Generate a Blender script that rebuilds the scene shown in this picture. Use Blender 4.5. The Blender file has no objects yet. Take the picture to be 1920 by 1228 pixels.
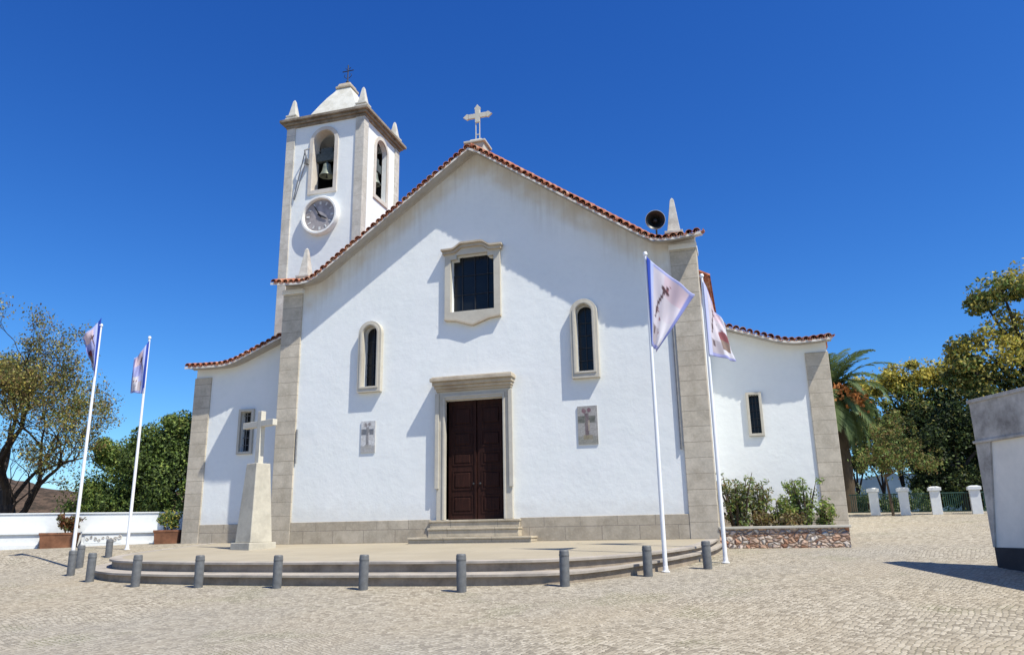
import bpy, math, random
import numpy as np
from mathutils import Vector, Matrix
from mathutils.geometry import tessellate_polygon
rnd = random.Random(7)
scn = bpy.context.scene
col = scn.collection
R_ = math.radians
PI = math.pi

# ------------------------------------------------------------------ camera
YAW, PITCH, ROLL, FPX = 0.289525461, 0.258363037, -0.0173863932, 1437.94398
fw = Vector((-math.sin(YAW)*math.cos(PITCH), math.cos(YAW)*math.cos(PITCH), math.sin(PITCH)))
rt = Vector((math.cos(YAW), math.sin(YAW), 0)); up = rt.cross(fw)
rt2 = rt*math.cos(ROLL)+up*math.sin(ROLL); up2 = up*math.cos(ROLL)-rt*math.sin(ROLL)
cd = bpy.data.cameras.new('camera'); cam = bpy.data.objects.new('camera', cd); col.objects.link(cam)
cam.matrix_world = Matrix(((rt2.x, up2.x, -fw.x, 0), (rt2.y, up2.y, -fw.y, 0), (rt2.z, up2.z, -fw.z, 0), (0, 0, 0, 1)))
cd.sensor_fit = 'HORIZONTAL'; cd.sensor_width = 36; cd.lens = FPX/1920*36
cd.clip_start = 0.1; cd.clip_end = 6000
scn.camera = cam

# ------------------------------------------------------------------ light
SUN = Vector((2.12, -1.0, 3.6)).normalized()          # towards the sun
el = math.asin(SUN.z); az = math.atan2(SUN.x, SUN.y)
w = bpy.data.worlds.new('World'); scn.world = w; w.use_nodes = True
nt = w.node_tree; nt.nodes.clear()
sky = nt.nodes.new('ShaderNodeTexSky'); sky.sky_type = 'NISHITA'; sky.sun_disc = False
sky.sun_elevation = el; sky.sun_rotation = az
sky.altitude = 100; sky.air_density = 1.0; sky.dust_density = 0.1; sky.ozone_density = 3.0
sp_ = nt.nodes.new('ShaderNodeSeparateColor'); cb_ = nt.nodes.new('ShaderNodeCombineColor')
nt.links.new(sky.outputs[0], sp_.inputs[0])
for i, (gam, mul) in enumerate(((1.7, .201), (1.35, .50), (1.0, 1.27))):          # deep blue of very dry air
    pw = nt.nodes.new('ShaderNodeMath'); pw.operation = 'POWER'; pw.inputs[1].default_value = gam; nt.links.new(sp_.outputs[i], pw.inputs[0])
    ml = nt.nodes.new('ShaderNodeMath'); ml.operation = 'MULTIPLY'; ml.inputs[1].default_value = mul; nt.links.new(pw.outputs[0], ml.inputs[0]); nt.links.new(ml.outputs[0], cb_.inputs[i])
bg = nt.nodes.new('ShaderNodeBackground'); bg.inputs[1].default_value = 0.085
wo = nt.nodes.new('ShaderNodeOutputWorld')
nt.links.new(cb_.outputs[0], bg.inputs[0]); nt.links.new(bg.outputs[0], wo.inputs[0])
sd = bpy.data.lights.new('sun', 'SUN'); sd.energy = 4.4; sd.angle = R_(0.53); sd.color = (1.0, 0.965, 0.86)
so = bpy.data.objects.new('sun', sd); col.objects.link(so); so.location = (20, -10, 35)
so.rotation_euler = (-SUN).to_track_quat('-Z', 'Y').to_euler()
scn.view_settings.view_transform = 'Standard'; scn.view_settings.look = 'None'
scn.view_settings.exposure = 0.55; scn.view_settings.gamma = 1.0

# ------------------------------------------------------------------ materials
MAT = {}
class NT:
    def __init__(s, name, rough=0.8, spec=0.3):
        s.m = bpy.data.materials.new(name); s.m.use_nodes = True; s.t = s.m.node_tree
        s.b = s.t.nodes['Principled BSDF']; s.b.inputs['Roughness'].default_value = rough
        s.b.inputs['Specular IOR Level'].default_value = spec
        MAT[name] = s.m
        s.co = s.t.nodes.new('ShaderNodeTexCoord').outputs['Object']
    def n(s, typ, **kw):
        x = s.t.nodes.new(typ)
        for k, v in kw.items():
            if k in x.inputs.keys():
                if hasattr(v, 'is_linked') or isinstance(v, bpy.types.NodeSocket): s.t.links.new(v, x.inputs[k])
                else: x.inputs[k].default_value = v
            else: setattr(x, k, v)
        return x
    def link(s, a, b): s.t.links.new(a, b)
    def noise(s, scale, detail=4, vec=None, rough=0.55, dist=0.0):
        x = s.n('ShaderNodeTexNoise', Scale=scale, Detail=detail, Roughness=rough, Distortion=dist)
        s.link(vec or s.co, x.inputs['Vector']); return x.outputs['Fac']
    def ramp(s, fac, stops):
        x = s.n('ShaderNodeValToRGB'); e = x.color_ramp.elements
        while len(e) < len(stops): e.new(0.5)
        for q, (p, c) in zip(e, stops):
            q.position = p; q.color = (c, c, c, 1) if isinstance(c, (int, float)) else (*c, 1)
        s.link(fac, x.inputs[0]); return x.outputs[0]
    def mix(s, fac, a, b, mode='MIX'):
        x = s.n('ShaderNodeMix', data_type='RGBA', blend_type=mode)
        for i, v in ((0, fac), (6, a), (7, b)):
            if isinstance(v, bpy.types.NodeSocket): s.link(v, x.inputs[i])
            elif i == 0: x.inputs[0].default_value = v
            else: x.inputs[i].default_value = (*v, 1) if len(v) == 3 else v
        return x.outputs[2]
    def math(s, op, a, b=0.0, clamp=False):
        x = s.n('ShaderNodeMath', operation=op); x.use_clamp = clamp
        for i, v in ((0, a), (1, b)):
            if isinstance(v, bpy.types.NodeSocket): s.link(v, x.inputs[i])
            else: x.inputs[i].default_value = v
        return x.outputs[0]
    def map(s, scale=(1, 1, 1), rot=(0, 0, 0), loc=(0, 0, 0), vec=None):
        x = s.n('ShaderNodeMapping'); x.inputs['Scale'].default_value = scale; x.inputs['Rotation'].default_value = rot; x.inputs['Location'].default_value = loc
        s.link(vec or s.co, x.inputs[0]); return x.outputs[0]
    def sep(s, vec=None):
        x = s.n('ShaderNodeSeparateXYZ'); s.link(vec or s.co, x.inputs[0]); return x.outputs
    def comb(s, a, b, c=0.0):
        x = s.n('ShaderNodeCombineXYZ')
        for i, v in enumerate((a, b, c)):
            if isinstance(v, bpy.types.NodeSocket): s.link(v, x.inputs[i])
            else: x.inputs[i].default_value = v
        return x.outputs[0]
    def bump(s, h, strength=0.3, dist=0.02):
        x = s.n('ShaderNodeBump', Strength=strength, Distance=dist); s.link(h, x.inputs['Height']); s.link(x.outputs[0], s.b.inputs['Normal'])
    def color(s, c): s.link(c, s.b.inputs['Base Color'])

def simple(name, c, rough=0.7, var=0.12, scale=6, spec=0.3, metal=0.0, bump=0.0):
    t = NT(name, rough, spec); t.b.inputs['Metallic'].default_value = metal
    a = tuple(max(0, v*(1-var)) for v in c); b = tuple(min(1, v*(1+var)) for v in c)
    f = t.noise(scale, 5)
    t.color(t.ramp(f, [(0.3, a), (0.7, b)]))
    if bump: t.bump(f, bump, 0.02)
    return t.m

# whitewashed plaster (object origin = church base: x centred on the gable)
def whitewash(name, streak):
    t = NT(name, 0.85, 0.15)
    big = t.noise(0.35, 5, rough=0.6); fine = t.noise(5.0, 6, rough=0.65)
    c = t.mix(t.ramp(big, [(0.3, 0.0), (0.7, 1.0)]), (0.74, 0.755, 0.735), (0.815, 0.825, 0.795))
    c = t.mix(t.math('MULTIPLY', t.ramp(fine, [(0.45, 0.0), (0.75, 1.0)]), 0.35), c, (0.70, 0.70, 0.69))
    x, y, z = t.sep()
    # grime that splashes up from the pavement, patches of newer limewash
    pt = t.ramp(t.noise(0.55, 2, t.map(loc=(13, 4, 8)), 0.4, 1.2), [(0.52, 0.0), (0.55, 0.30)])
    c = t.mix(pt, c, (0.80, 0.80, 0.785))
    sp2 = t.math('MULTIPLY', t.ramp(t.math('ADD', z, t.math('MULTIPLY', t.noise(2.5, 4), -.9)), [(0.35, 1.0), (0.9, 0.0)]), 0.30)
    c = t.mix(sp2, c, (0.58, 0.55, 0.49))
    if streak:
        ax = t.math('ABSOLUTE', x)
        d = t.math('SUBTRACT', t.math('SUBTRACT', 13.15, t.math('MULTIPLY', ax, 0.70)), z)     # metres below the rake
        sv = t.comb(t.math('MULTIPLY', x, 6.0), 0.0, t.math('MULTIPLY', z, 0.35))
        s1 = t.noise(1.0, 4, sv); s2 = t.noise(0.6, 3, t.comb(x, 0.0, 0.0))
        ln = t.math('MULTIPLY', t.math('POWER', s2, 2.0), 4.2)
        f = t.math('SUBTRACT', 1.0, t.math('DIVIDE', d, ln), True)
        f = t.math('MULTIPLY', f, t.ramp(s1, [(0.44, 0.0), (0.66, 0.40)]))
        c = t.mix(f, c, (0.50, 0.47, 0.43))
        f2 = t.math('MULTIPLY', t.ramp(d, [(0.12, 1.0), (0.5, 0.0)]), t.ramp(t.noise(1.3, 3), [(0.35, 0.1), (0.6, 0.6)]))
        c = t.mix(f2, c, (0.62, 0.54, 0.42))
    t.color(c)
    h = t.math('ADD', t.math('MULTIPLY', t.noise(1.6, 3), 0.8), t.math('MULTIPLY', fine, 0.35))
    t.bump(h, 0.35, 0.05)
    return t.m
whitewash('whitewash', True); whitewash('whitewash_plain', False)

def blocks(name, c1, c2, mort, axis, bw, rh, off=0.5, rough=0.85):
    t = NT(name, rough, 0.2)
    x, y, z = t.sep()
    hx = t.math('ADD', x, y) if axis == 'xy' else (x if axis == 'x' else y)
    v = t.comb(hx, z, 0.0)
    br = t.n('ShaderNodeTexBrick', Scale=1.0); br.offset = off
    br.inputs['Color1'].default_value = (*c1, 1); br.inputs['Color2'].default_value = (*c2, 1); br.inputs['Mortar'].default_value = (*mort, 1)
    br.inputs['Mortar Size'].default_value = 0.012; br.inputs['Brick Width'].default_value = bw; br.inputs['Row Height'].default_value = rh
    br.inputs['Bias'].default_value = 0.0
    t.link(v, br.inputs['Vector'])
    n = t.noise(2.2, 8, rough=0.7); n2 = t.noise(14, 5)
    c = t.mix(t.ramp(n, [(0.36, 0.75), (0.62, 0.0)]), br.outputs['Color'], (c1[0]*0.66, c1[1]*0.655, c1[2]*0.64))
    c = t.mix(t.ramp(t.noise(0.8, 6, t.map(loc=(3, 9, 2)), 0.7), [(0.5, 0.0), (0.7, 0.5)]), c, (c1[0]*0.80, c1[1]*0.83, c1[2]*0.86))
    c = t.mix(t.ramp(n2, [(0.5, 0.0), (0.75, 0.35)]), c, (c2[0]*1.15, c2[1]*1.13, c2[2]*1.1))
    t.color(c)
    t.bump(t.math('ADD', t.math('MULTIPLY', br.outputs['Fac'], -0.6), t.math('MULTIPLY', n2, 0.4)), 0.4, 0.02)
    return t.m
blocks('pilaster_stone', (0.52, 0.455, 0.36), (0.60, 0.53, 0.425), (0.30, 0.265, 0.21), 'x', 40, 0.47, 0.0)
blocks('tower_stone', (0.56, 0.52, 0.45), (0.64, 0.60, 0.53), (0.42, 0.39, 0.34), 'xy', 40, 0.7, 0.0)
blocks('plinth_stone', (0.43, 0.37, 0.285), (0.51, 0.445, 0.35), (0.24, 0.21, 0.18), 'x', 1.15, 0.42, 0.42)
blocks('step_stone', (0.50, 0.43, 0.32), (0.56, 0.485, 0.37), (0.24, 0.21, 0.17), 'x', 1.6, 5.0, 0.5)
def weathered(name, c, dirt, scale=1.6, amt=0.7, rough=0.85, lo=0.42, hi=0.68, bump=0.3):
    t = NT(name, rough, 0.2)
    n = t.noise(scale, 8, rough=0.7); n2 = t.noise(scale*7, 5)
    cc = t.mix(t.ramp(n, [(lo, 0.0), (hi, amt)]), c, dirt)
    cc = t.mix(t.ramp(n2, [(0.4, 0.0), (0.8, 0.3)]), cc, tuple(v*0.75 for v in c))
    t.color(cc); t.bump(n2, bump, 0.015); return t.m
weathered('frame_stone', (0.54, 0.50, 0.42), (0.40, 0.36, 0.29), 1.2, 0.6)
weathered('cornice_stone', (0.50, 0.43, 0.33), (0.27, 0.20, 0.14), 1.5, 0.7)
weathered('tower_cornice_stone', (0.30, 0.25, 0.19), (0.11, 0.085, 0.06), 2.0, 0.9)
weathered('spire_plaster', (0.64, 0.62, 0.55), (0.40, 0.375, 0.30), 1.6, 0.8)
weathered('pale_limestone', (0.53, 0.49, 0.40), (0.33, 0.30, 0.245), 1.3, 0.8)
weathered('cross_stone', (0.60, 0.56, 0.47), (0.46, 0.42, 0.34), 2.0, 0.5)
weathered('belfry_stone', (0.62, 0.57, 0.50), (0.46, 0.36, 0.27), 1.4, 0.6)
weathered('pinnacle_stone', (0.60, 0.57, 0.50), (0.30, 0.275, 0.23), 2.6, 0.8)
weathered('concrete', (0.56, 0.525, 0.475), (0.17, 0.155, 0.14), 1.1, 0.95)
weathered('grey_plaster', (0.86, 0.81, 0.72), (0.68, 0.64, 0.57), 0.7, 0.6)
weathered('dark_base_paint', (0.055, 0.055, 0.06), (0.03, 0.03, 0.033), 1.2, 0.6)
weathered('bench_white', (0.70, 0.71, 0.70), (0.66, 0.66, 0.63), 0.8, 0.5)
weathered('soffit_plaster', (0.43, 0.405, 0.375), (0.34, 0.295, 0.24), 1.1, 0.7)  # shade put into the plaster colour, darkened to the shaded wall's tone
weathered('mortar', (0.72, 0.67, 0.60), (0.46, 0.38, 0.30), 4.0, 0.6)
weathered('coping_stone', (0.60, 0.55, 0.45), (0.42, 0.38, 0.30), 1.5, 0.6)
simple('bollard_paint', (0.125, 0.127, 0.128), 0.55, 0.22, 9, 0.35, bump=0.1)
simple('white_paint', (0.80, 0.80, 0.80), 0.35, 0.04, 3, 0.5)
simple('iron', (0.03, 0.03, 0.032), 0.55, 0.3, 9)
simple('black_plastic', (0.016, 0.017, 0.016), 0.4, 0.3, 9, 0.4)
simple('speaker_rim', (0.45, 0.46, 0.46), 0.45, 0.1, 9)
simple('bronze', (0.21, 0.23, 0.18), 0.5, 0.3, 7, 0.4, 0.35)
simple('old_timber', (0.07, 0.085, 0.085), 0.8, 0.3, 7)
simple('soil', (0.13, 0.085, 0.05), 0.95, 0.4, 6, bump=0.6)
simple('terracotta_pot', (0.19, 0.085, 0.045), 0.85, 0.35, 4, bump=0.2)
simple('green_rail', (0.02, 0.06, 0.045), 0.5, 0.2, 7)
simple('interior_shade', (0.012, 0.012, 0.012), 0.9, 0.2, 5)
simple('grille_metal', (0.19, 0.19, 0.19), 0.6, 0.2, 9)
simple('clock_white', (0.80, 0.79, 0.74), 0.6, 0.06, 3)
simple('clock_dial', (0.33, 0.30, 0.295), 0.7, 0.35, 3.0)
simple('clock_mark', (0.60, 0.60, 0.58), 0.7, 0.1, 5)
# terracotta tiles
t = NT('roof_tile', 0.85, 0.2)
x, y, z = t.sep()
wn = t.n('ShaderNodeTexNoise', Scale=3.3, Detail=2); t.link(t.co, wn.inputs['Vector'])
c = t.ramp(wn.outputs['Fac'], [(0.30, (0.17, 0.055, 0.035)), (0.45, (0.33, 0.11, 0.06)), (0.58, (0.42, 0.17, 0.09)), (0.72, (0.50, 0.33, 0.22))])
c = t.mix(t.ramp(t.noise(20, 4), [(0.5, 0.0), (0.8, 0.5)]), c, (0.12, 0.07, 0.05))
t.color(c)
# door wood
t = NT('door_wood', 0.65, 0.15)
x, y, z = t.sep()
g = t.noise(3.0, 6, t.comb(t.math('MULTIPLY', x, 14.0), y, t.math('MULTIPLY', z, 1.0)))
c = t.ramp(g, [(0.3, (0.015, 0.0055, 0.004)), (0.7, (0.040, 0.0135, 0.009))])
t.color(c); t.bump(g, 0.15, 0.01)
# window glass: dark and slightly reflective
t = NT('dark_glass', 0.22, 0.3); t.color(t.ramp(t.noise(0.8, 2), [(0.3, (0.006, 0.007, 0.009)), (0.7, (0.014, 0.017, 0.02))])); t.bump(t.noise(2.0, 2), 0.1, 0.02)
# cobbles
t = NT('cobbles', 0.85, 0.25)
wv = t.n('ShaderNodeTexNoise', Scale=0.22, Detail=2); t.link(t.co, wv.inputs['Vector'])
off = t.n('ShaderNodeVectorMath', operation='MULTIPLY_ADD'); t.link(wv.outputs['Color'], off.inputs[0]); off.inputs[1].default_value = (1.2, 1.2, 0); t.link(t.co, off.inputs[2])
x, y, z = t.sep(off.outputs[0])
# fan courses: rows bent by a wave across the square
bend = t.math('MULTIPLY', t.math('SINE', t.math('MULTIPLY', x, 1.1)), 0.10)
v = t.comb(x, t.math('ADD', y, bend), 0.0)
v = t.map((1, 1, 1), (0, 0, R_(24)), vec=v)
vo = t.n('ShaderNodeTexVoronoi', Scale=11.8, Randomness=0.5); vo.voronoi_dimensions = '2D'; t.link(v, vo.inputs['Vector'])
ve = t.n('ShaderNodeTexVoronoi', Scale=11.8, Randomness=0.5); ve.voronoi_dimensions = '2D'; ve.feature = 'DISTANCE_TO_EDGE'; t.link(v, ve.inputs['Vector'])
cs = t.n('ShaderNodeSeparateColor'); t.link(vo.outputs['Color'], cs.inputs[0])
c = t.ramp(cs.outputs[0], [(0.0, (0.215, 0.18, 0.132)), (0.3, (0.34, 0.292, 0.217)), (0.7, (0.41, 0.355, 0.268)), (1.0, (0.50, 0.44, 0.34))])
big = t.noise(0.28, 5, rough=0.6)
c = t.mix(t.ramp(big, [(0.45, 0.0), (0.70, 0.5)]), c, (0.41, 0.335, 0.23), 'MIX')
big2 = t.noise(0.17, 4, t.map(loc=(31, 7, 0)))
c = t.mix(t.ramp(big2, [(0.45, 0.0), (0.7, 0.45)]), c, (0.30, 0.28, 0.245))
edge = t.ramp(ve.outputs['Distance'], [(0.0, 1.0), (0.16, 0.0)])
c = t.mix(t.math('MULTIPLY', edge, 0.62), c, (0.135, 0.115, 0.08))
x0, y0, z0 = t.sep()
grass = t.math('MULTIPLY', edge, t.ramp(t.noise(0.6, 4, t.map(loc=(5, 3, 0))), [(0.56, 0.0), (0.66, 0.7)]))
c = t.mix(grass, c, (0.13, 0.14, 0.05))
t.color(c)
hh = t.math('ADD', t.ramp(ve.outputs['Distance'], [(0.0, 0.0), (0.22, 1.0)]), t.math('MULTIPLY', cs.outputs[1], 0.7))
t.bump(hh, 0.4, 0.025)
# terrace paving
t = NT('paving', 0.8, 0.25)
x, y, z = t.sep()
br = t.n('ShaderNodeTexBrick', Scale=1.0); br.inputs['Brick Width'].default_value = 0.9; br.inputs['Row Height'].default_value = 0.6
br.inputs['Color1'].default_value = (0.39, 0.335, 0.245, 1); br.inputs['Color2'].default_value = (0.355, 0.305, 0.225, 1); br.inputs['Mortar'].default_value = (0.33, 0.285, 0.215, 1)
br.inputs['Mortar Size'].default_value = 0.008; t.link(t.co, br.inputs['Vector'])
c = t.mix(t.ramp(t.noise(0.4, 6), [(0.4, 0.0), (0.7, 0.6)]), br.outputs['Color'], (0.32, 0.27, 0.19))
c = t.mix(t.ramp(t.noise(30, 3), [(0.5, 0.0), (0.8, 0.3)]), c, (0.30, 0.26, 0.2))
t.color(c); t.bump(t.noise(25, 4), 0.2, 0.01)
# terrace edge steps: pale worn tread stone, grey stained risers come from real shade and lichen
weathered('riser_stone', (0.36, 0.295, 0.225), (0.15, 0.12, 0.09), 1.3, 0.9)
weathered('kerb_stone', (0.42, 0.37, 0.31), (0.19, 0.17, 0.15), 1.1, 0.8)
# rubble wall of the planting bed
t = NT('rubble', 0.9, 0.15)
x, y, z = t.sep()
wn = t.n('ShaderNodeTexNoise', Scale=3.0, Detail=2); t.link(t.co, wn.inputs['Vector'])
v = t.n('ShaderNodeVectorMath', operation='MULTIPLY_ADD'); t.link(wn.outputs['Color'], v.inputs[0]); v.inputs[1].default_value = (0.25, 0.25, 0.25); t.link(t.co, v.inputs[2])
vm = t.map((6.0, 6.0, 9.5), vec=v.outputs[0])
vo = t.n('ShaderNodeTexVoronoi', Scale=1.0, Randomness=1.0); t.link(vm, vo.inputs['Vector'])
ve = t.n('ShaderNodeTexVoronoi', Scale=1.0, Randomness=1.0); ve.feature = 'DISTANCE_TO_EDGE'; t.link(vm, ve.inputs['Vector'])
cs = t.n('ShaderNodeSeparateColor'); t.link(vo.outputs['Color'], cs.inputs[0])
c = t.ramp(cs.outputs[0], [(0.0, (0.46, 0.22, 0.13)), (0.3, (0.60, 0.39, 0.27)), (0.55, (0.68, 0.54, 0.43)), (0.8, (0.74, 0.65, 0.56)), (1.0, (0.36, 0.17, 0.10))])
e = t.ramp(ve.outputs['Distance'], [(0.02, 1.0), (0.12, 0.0)])
c = t.mix(t.math('MULTIPLY', e, 0.65), c, (0.25, 0.16, 0.11)); t.color(c)
t.bump(t.ramp(ve.outputs['Distance'], [(0.0, 0.0), (0.3, 1.0)]), 1.0, 0.08)
# bark, foliage
def bark(name, c):
    t = NT(name, 0.95, 0.1); n = t.noise(5, 7, t.map((1, 1, 0.25)), 0.7)
    t.color(t.ramp(n, [(0.3, tuple(v*0.5 for v in c)), (0.7, c)])); t.bump(n, 0.7, 0.05)
bark('bark_dark', (0.075, 0.06, 0.05)); bark('bark_brown', (0.13, 0.095, 0.065)); bark('palm_bark', (0.10, 0.075, 0.05))
def leaf(name, c, trans=0.32):
    t = NT(name, 0.6, 0.25)
    n = t.noise(1.3, 3)
    cc = t.ramp(n, [(0.3, tuple(v*0.75 for v in c)), (0.7, tuple(min(1, v*1.2) for v in c))])
    t.color(cc)
    tr = t.n('ShaderNodeBsdfTranslucent'); t.link(cc, tr.inputs['Color'])
    mx = t.n('ShaderNodeMixShader'); mx.inputs[0].default_value = trans
    out = t.t.nodes['Material Output']
    t.link(t.b.outputs[0], mx.inputs[1]); t.link(tr.outputs[0], mx.inputs[2]); t.link(mx.outputs[0], out.inputs['Surface'])
for nm, c in dict(leaf_yellow=(0.56, 0.49, 0.09), leaf_olive=(0.25, 0.235, 0.07), leaf_brown=(0.19, 0.125, 0.05), leaf_green=(0.16, 0.235, 0.055),
                  leaf_dark=(0.022, 0.036, 0.014), leaf_bright=(0.30, 0.36, 0.08), leaf_palm=(0.11, 0.155, 0.055), leaf_red=(0.20, 0.07, 0.03), leaf_gold=(0.54, 0.45, 0.10),
                  leaf_grey=(0.26, 0.29, 0.18), leaf_oak=(0.095, 0.135, 0.04), petal_white=(0.6, 0.55, 0.5), leaf_dry=(0.30, 0.25, 0.14)).items(): leaf(nm, c)
simple('palm_fruit', (0.50, 0.19, 0.05), 0.6, 0.3, 9)
t = NT('flag_cloth', 0.7, 0.2)
at = t.n('ShaderNodeVertexColor'); at.layer_name = 'print'
t.color(at.outputs['Color'])
tr = t.n('ShaderNodeBsdfTranslucent'); t.link(at.outputs['Color'], tr.inputs['Color'])
mx = t.n('ShaderNodeMixShader'); mx.inputs[0].default_value = 0.35
t.link(t.b.outputs[0], mx.inputs[1]); t.link(tr.outputs[0], mx.inputs[2]); t.link(mx.outputs[0], t.t.nodes['Material Output'].inputs['Surface'])
t = NT('tile_print', 0.35, 0.45)
at = t.n('ShaderNodeVertexColor'); at.layer_name = 'print'
x, y, z = t.sep()
br = t.n('ShaderNodeTexBrick', Scale=1.0); br.offset = 0.0; br.inputs['Brick Width'].default_value = 0.155; br.inputs['Row Height'].default_value = 0.155
br.inputs['Mortar Size'].default_value = 0.003; t.link(t.comb(x, z, 0.0), br.inputs['Vector'])
c = t.mix(t.math('MULTIPLY', br.outputs['Fac'], 0.35), at.outputs['Color'], (0.2, 0.19, 0.18))
c = t.mix(t.ramp(t.noise(9, 4), [(0.4, 0.0), (0.7, 0.35)]), c, (0.36, 0.33, 0.29)); t.color(c)
# hills
t = NT('dry_hill', 0.95, 0.1)
c = t.ramp(t.noise(0.32, 8, rough=0.8), [(0.36, (0.028, 0.026, 0.018)), (0.47, (0.06, 0.043, 0.03)), (0.56, (0.12, 0.08, 0.055)), (0.66, (0.045, 0.042, 0.022))]); t.color(c)
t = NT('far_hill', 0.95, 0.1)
t.color(t.ramp(t.noise(0.02, 7, rough=0.7), [(0.35, (0.035, 0.06, 0.085)), (0.65, (0.06, 0.09, 0.12))]))  # blue of distant haze painted into the hill colour

# ------------------------------------------------------------------ mesh builder
ORG = {}
class MB:
    def __init__(s): s.v = []; s.f = []; s.m = []; s.mi = 0
    def face(s, idx): s.f.append(tuple(idx)); s.m.append(s.mi)
    def add(s, vs): n = len(s.v); s.v.extend(tuple(q) for q in vs); return n
    def box(s, x0, x1, y0, y1, z0, z1):
        n = s.add([(x0,y0,z0),(x1,y0,z0),(x1,y1,z0),(x0,y1,z0),(x0,y0,z1),(x1,y0,z1),(x1,y1,z1),(x0,y1,z1)])
        for q in ((3,2,1,0),(4,5,6,7),(0,1,5,4),(1,2,6,5),(2,3,7,6),(3,0,4,7)): s.face(n+i for i in q)
        return s
    def obox(s, c, ax, ay, az, hx, hy, hz, top=1.0):
        c = Vector(c); ax = Vector(ax); ay = Vector(ay); az = Vector(az); vs = []
        for k in (-1, 1):
            g = top if k == 1 else 1.0
            for i, j in ((-1,-1),(1,-1),(1,1),(-1,1)): vs.append(c+ax*(i*hx*g)+ay*(j*hy*g)+az*(k*hz))
        n = s.add(vs)
        for q in ((3,2,1,0),(4,5,6,7),(0,1,5,4),(1,2,6,5),(2,3,7,6),(3,0,4,7)): s.face(n+i for i in q)
        return s
    def frustum(s, cx, cy, z0, z1, h0, h1, rot=0.0, n=4):
        vs = []
        for z, h in ((z0, h0), (z1, h1)):
            for k in range(n):
                a = rot + PI/4 + k*2*PI/n; r = h*math.sqrt(2) if n == 4 else h
                vs.append((cx+r*math.cos(a), cy+r*math.sin(a), z))
        b = s.add(vs)
        for k in range(n): s.face((b+k, b+(k+1)%n, b+n+(k+1)%n, b+n+k))
        s.face(b+n-1-k for k in range(n)); s.face(b+n+k for k in range(n)); return s
    def prism(s, poly, a, b, to3, holes=()):
        """poly in 2-D, extruded from depth a to b; to3(u,v,d) -> xyz"""
        rings = [list(poly)]+[list(h) for h in holes]
        tri = tessellate_polygon([[Vector((p[0], p[1], 0)) for p in r] for r in rings])
        flat = [p for r in rings for p in r]; N = len(flat)
        n = s.add([to3(p[0], p[1], a) for p in flat]+[to3(p[0], p[1], b) for p in flat])
        def orient(t3):
            A, B, C = (flat[i] for i in t3); return (B[0]-A[0])*(C[1]-A[1])-(B[1]-A[1])*(C[0]-A[0])
        for t3 in tri:
            q = t3 if orient(t3) > 0 else t3[::-1]
            s.face((n+q[0], n+q[1], n+q[2])); s.face((n+N+q[2], n+N+q[1], n+N+q[0]))
        o = 0
        for r in rings:
            L = len(r); area = sum(r[i][0]*r[(i+1)%L][1]-r[(i+1)%L][0]*r[i][1] for i in range(L))
            sgn = (area > 0) == (o == 0)
            for i in range(L):
                j = (i+1) % L
                q = (n+o+i, n+N+o+i, n+N+o+j, n+o+j); s.face(q if sgn else q[::-1])
            o += L
        return s
    def tube(s, pts, rad, n=8, cap=True):
        pts = [Vector(p) for p in pts]; k = len(pts)
        if not hasattr(rad, '__len__'): rad = [rad]*k
        base = len(s.v); ref = None
        for i, p in enumerate(pts):
            d = (pts[min(i+1, k-1)]-pts[max(i-1, 0)]).normalized()
            if ref is None: ref = d.orthogonal().normalized()
            ref = (ref-d*ref.dot(d)).normalized(); e = d.cross(ref)
            for j in range(n):
                a = 2*PI*j/n; s.v.append(tuple(p+(ref*math.cos(a)+e*math.sin(a))*rad[i]))
        for i in range(k-1):
            for j in range(n):
                s.face((base+i*n+j, base+i*n+(j+1)%n, base+(i+1)*n+(j+1)%n, base+(i+1)*n+j))
        if cap: s.face(base+n-1-j for j in range(n)); s.face(base+(k-1)*n+j for j in range(n))
        return s
    def lathe(s, prof, c=(0,0,0), ax=(1,0,0), ay=(0,1,0), az=(0,0,1), n=20, cap=True):
        c = Vector(c); ax = Vector(ax); ay = Vector(ay); az = Vector(az); b = len(s.v); k = len(prof)
        for r, h in prof:
            for j in range(n):
                a = 2*PI*j/n; s.v.append(tuple(c+ax*(r*math.cos(a))+ay*(r*math.sin(a))+az*h))
        for i in range(k-1):
            for j in range(n): s.face((b+i*n+j, b+i*n+(j+1)%n, b+(i+1)*n+(j+1)%n, b+(i+1)*n+j))
        if cap: s.face(b+n-1-j for j in range(n)); s.face(b+(k-1)*n+j for j in range(n))
        return s
    def build(s, name, mat, parent=None, org=None, smooth=False, bevel=0.0, seg=2):
        if parent is not None: o0 = ORG[parent]
        else: o0 = Vector(org if org is not None else (0, 0, 0))
        me = bpy.data.meshes.new(name)
        a = np.array(s.v, dtype=float)-np.array(o0)
        me.from_pydata(a.tolist(), [], s.f)
        for mm in (mat if isinstance(mat, (list, tuple)) else [mat]): me.materials.append(MAT[mm])
        if any(s.m): me.polygons.foreach_set('material_index', s.m)
        if smooth: me.polygons.foreach_set('use_smooth', [True]*len(me.polygons))
        me.update()
        o = bpy.data.objects.new(name, me); col.objects.link(o)
        if parent is not None: o.parent = parent
        else: o.location = o0
        ORG[o] = o0
        if smooth:
            try: me.set_sharp_from_angle(angle=R_(40))
            except Exception: pass
        if bevel:
            b = o.modifiers.new('bevel', 'BEVEL'); b.width = bevel; b.segments = seg; b.limit_method = 'ANGLE'; b.angle_limit = R_(35)
        return o
def empty(name, loc, label, cat, group=None):
    o = bpy.data.objects.new(name, None); col.objects.link(o); o.location = loc; ORG[o] = Vector(loc)
    return tag(o, label, cat, group)
def tag(o, label, cat=None, group=None, kind=None):
    if label: o['label'] = label
    if cat: o['category'] = cat
    if group: o['group'] = group
    if kind: o['kind'] = kind
    return o
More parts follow.
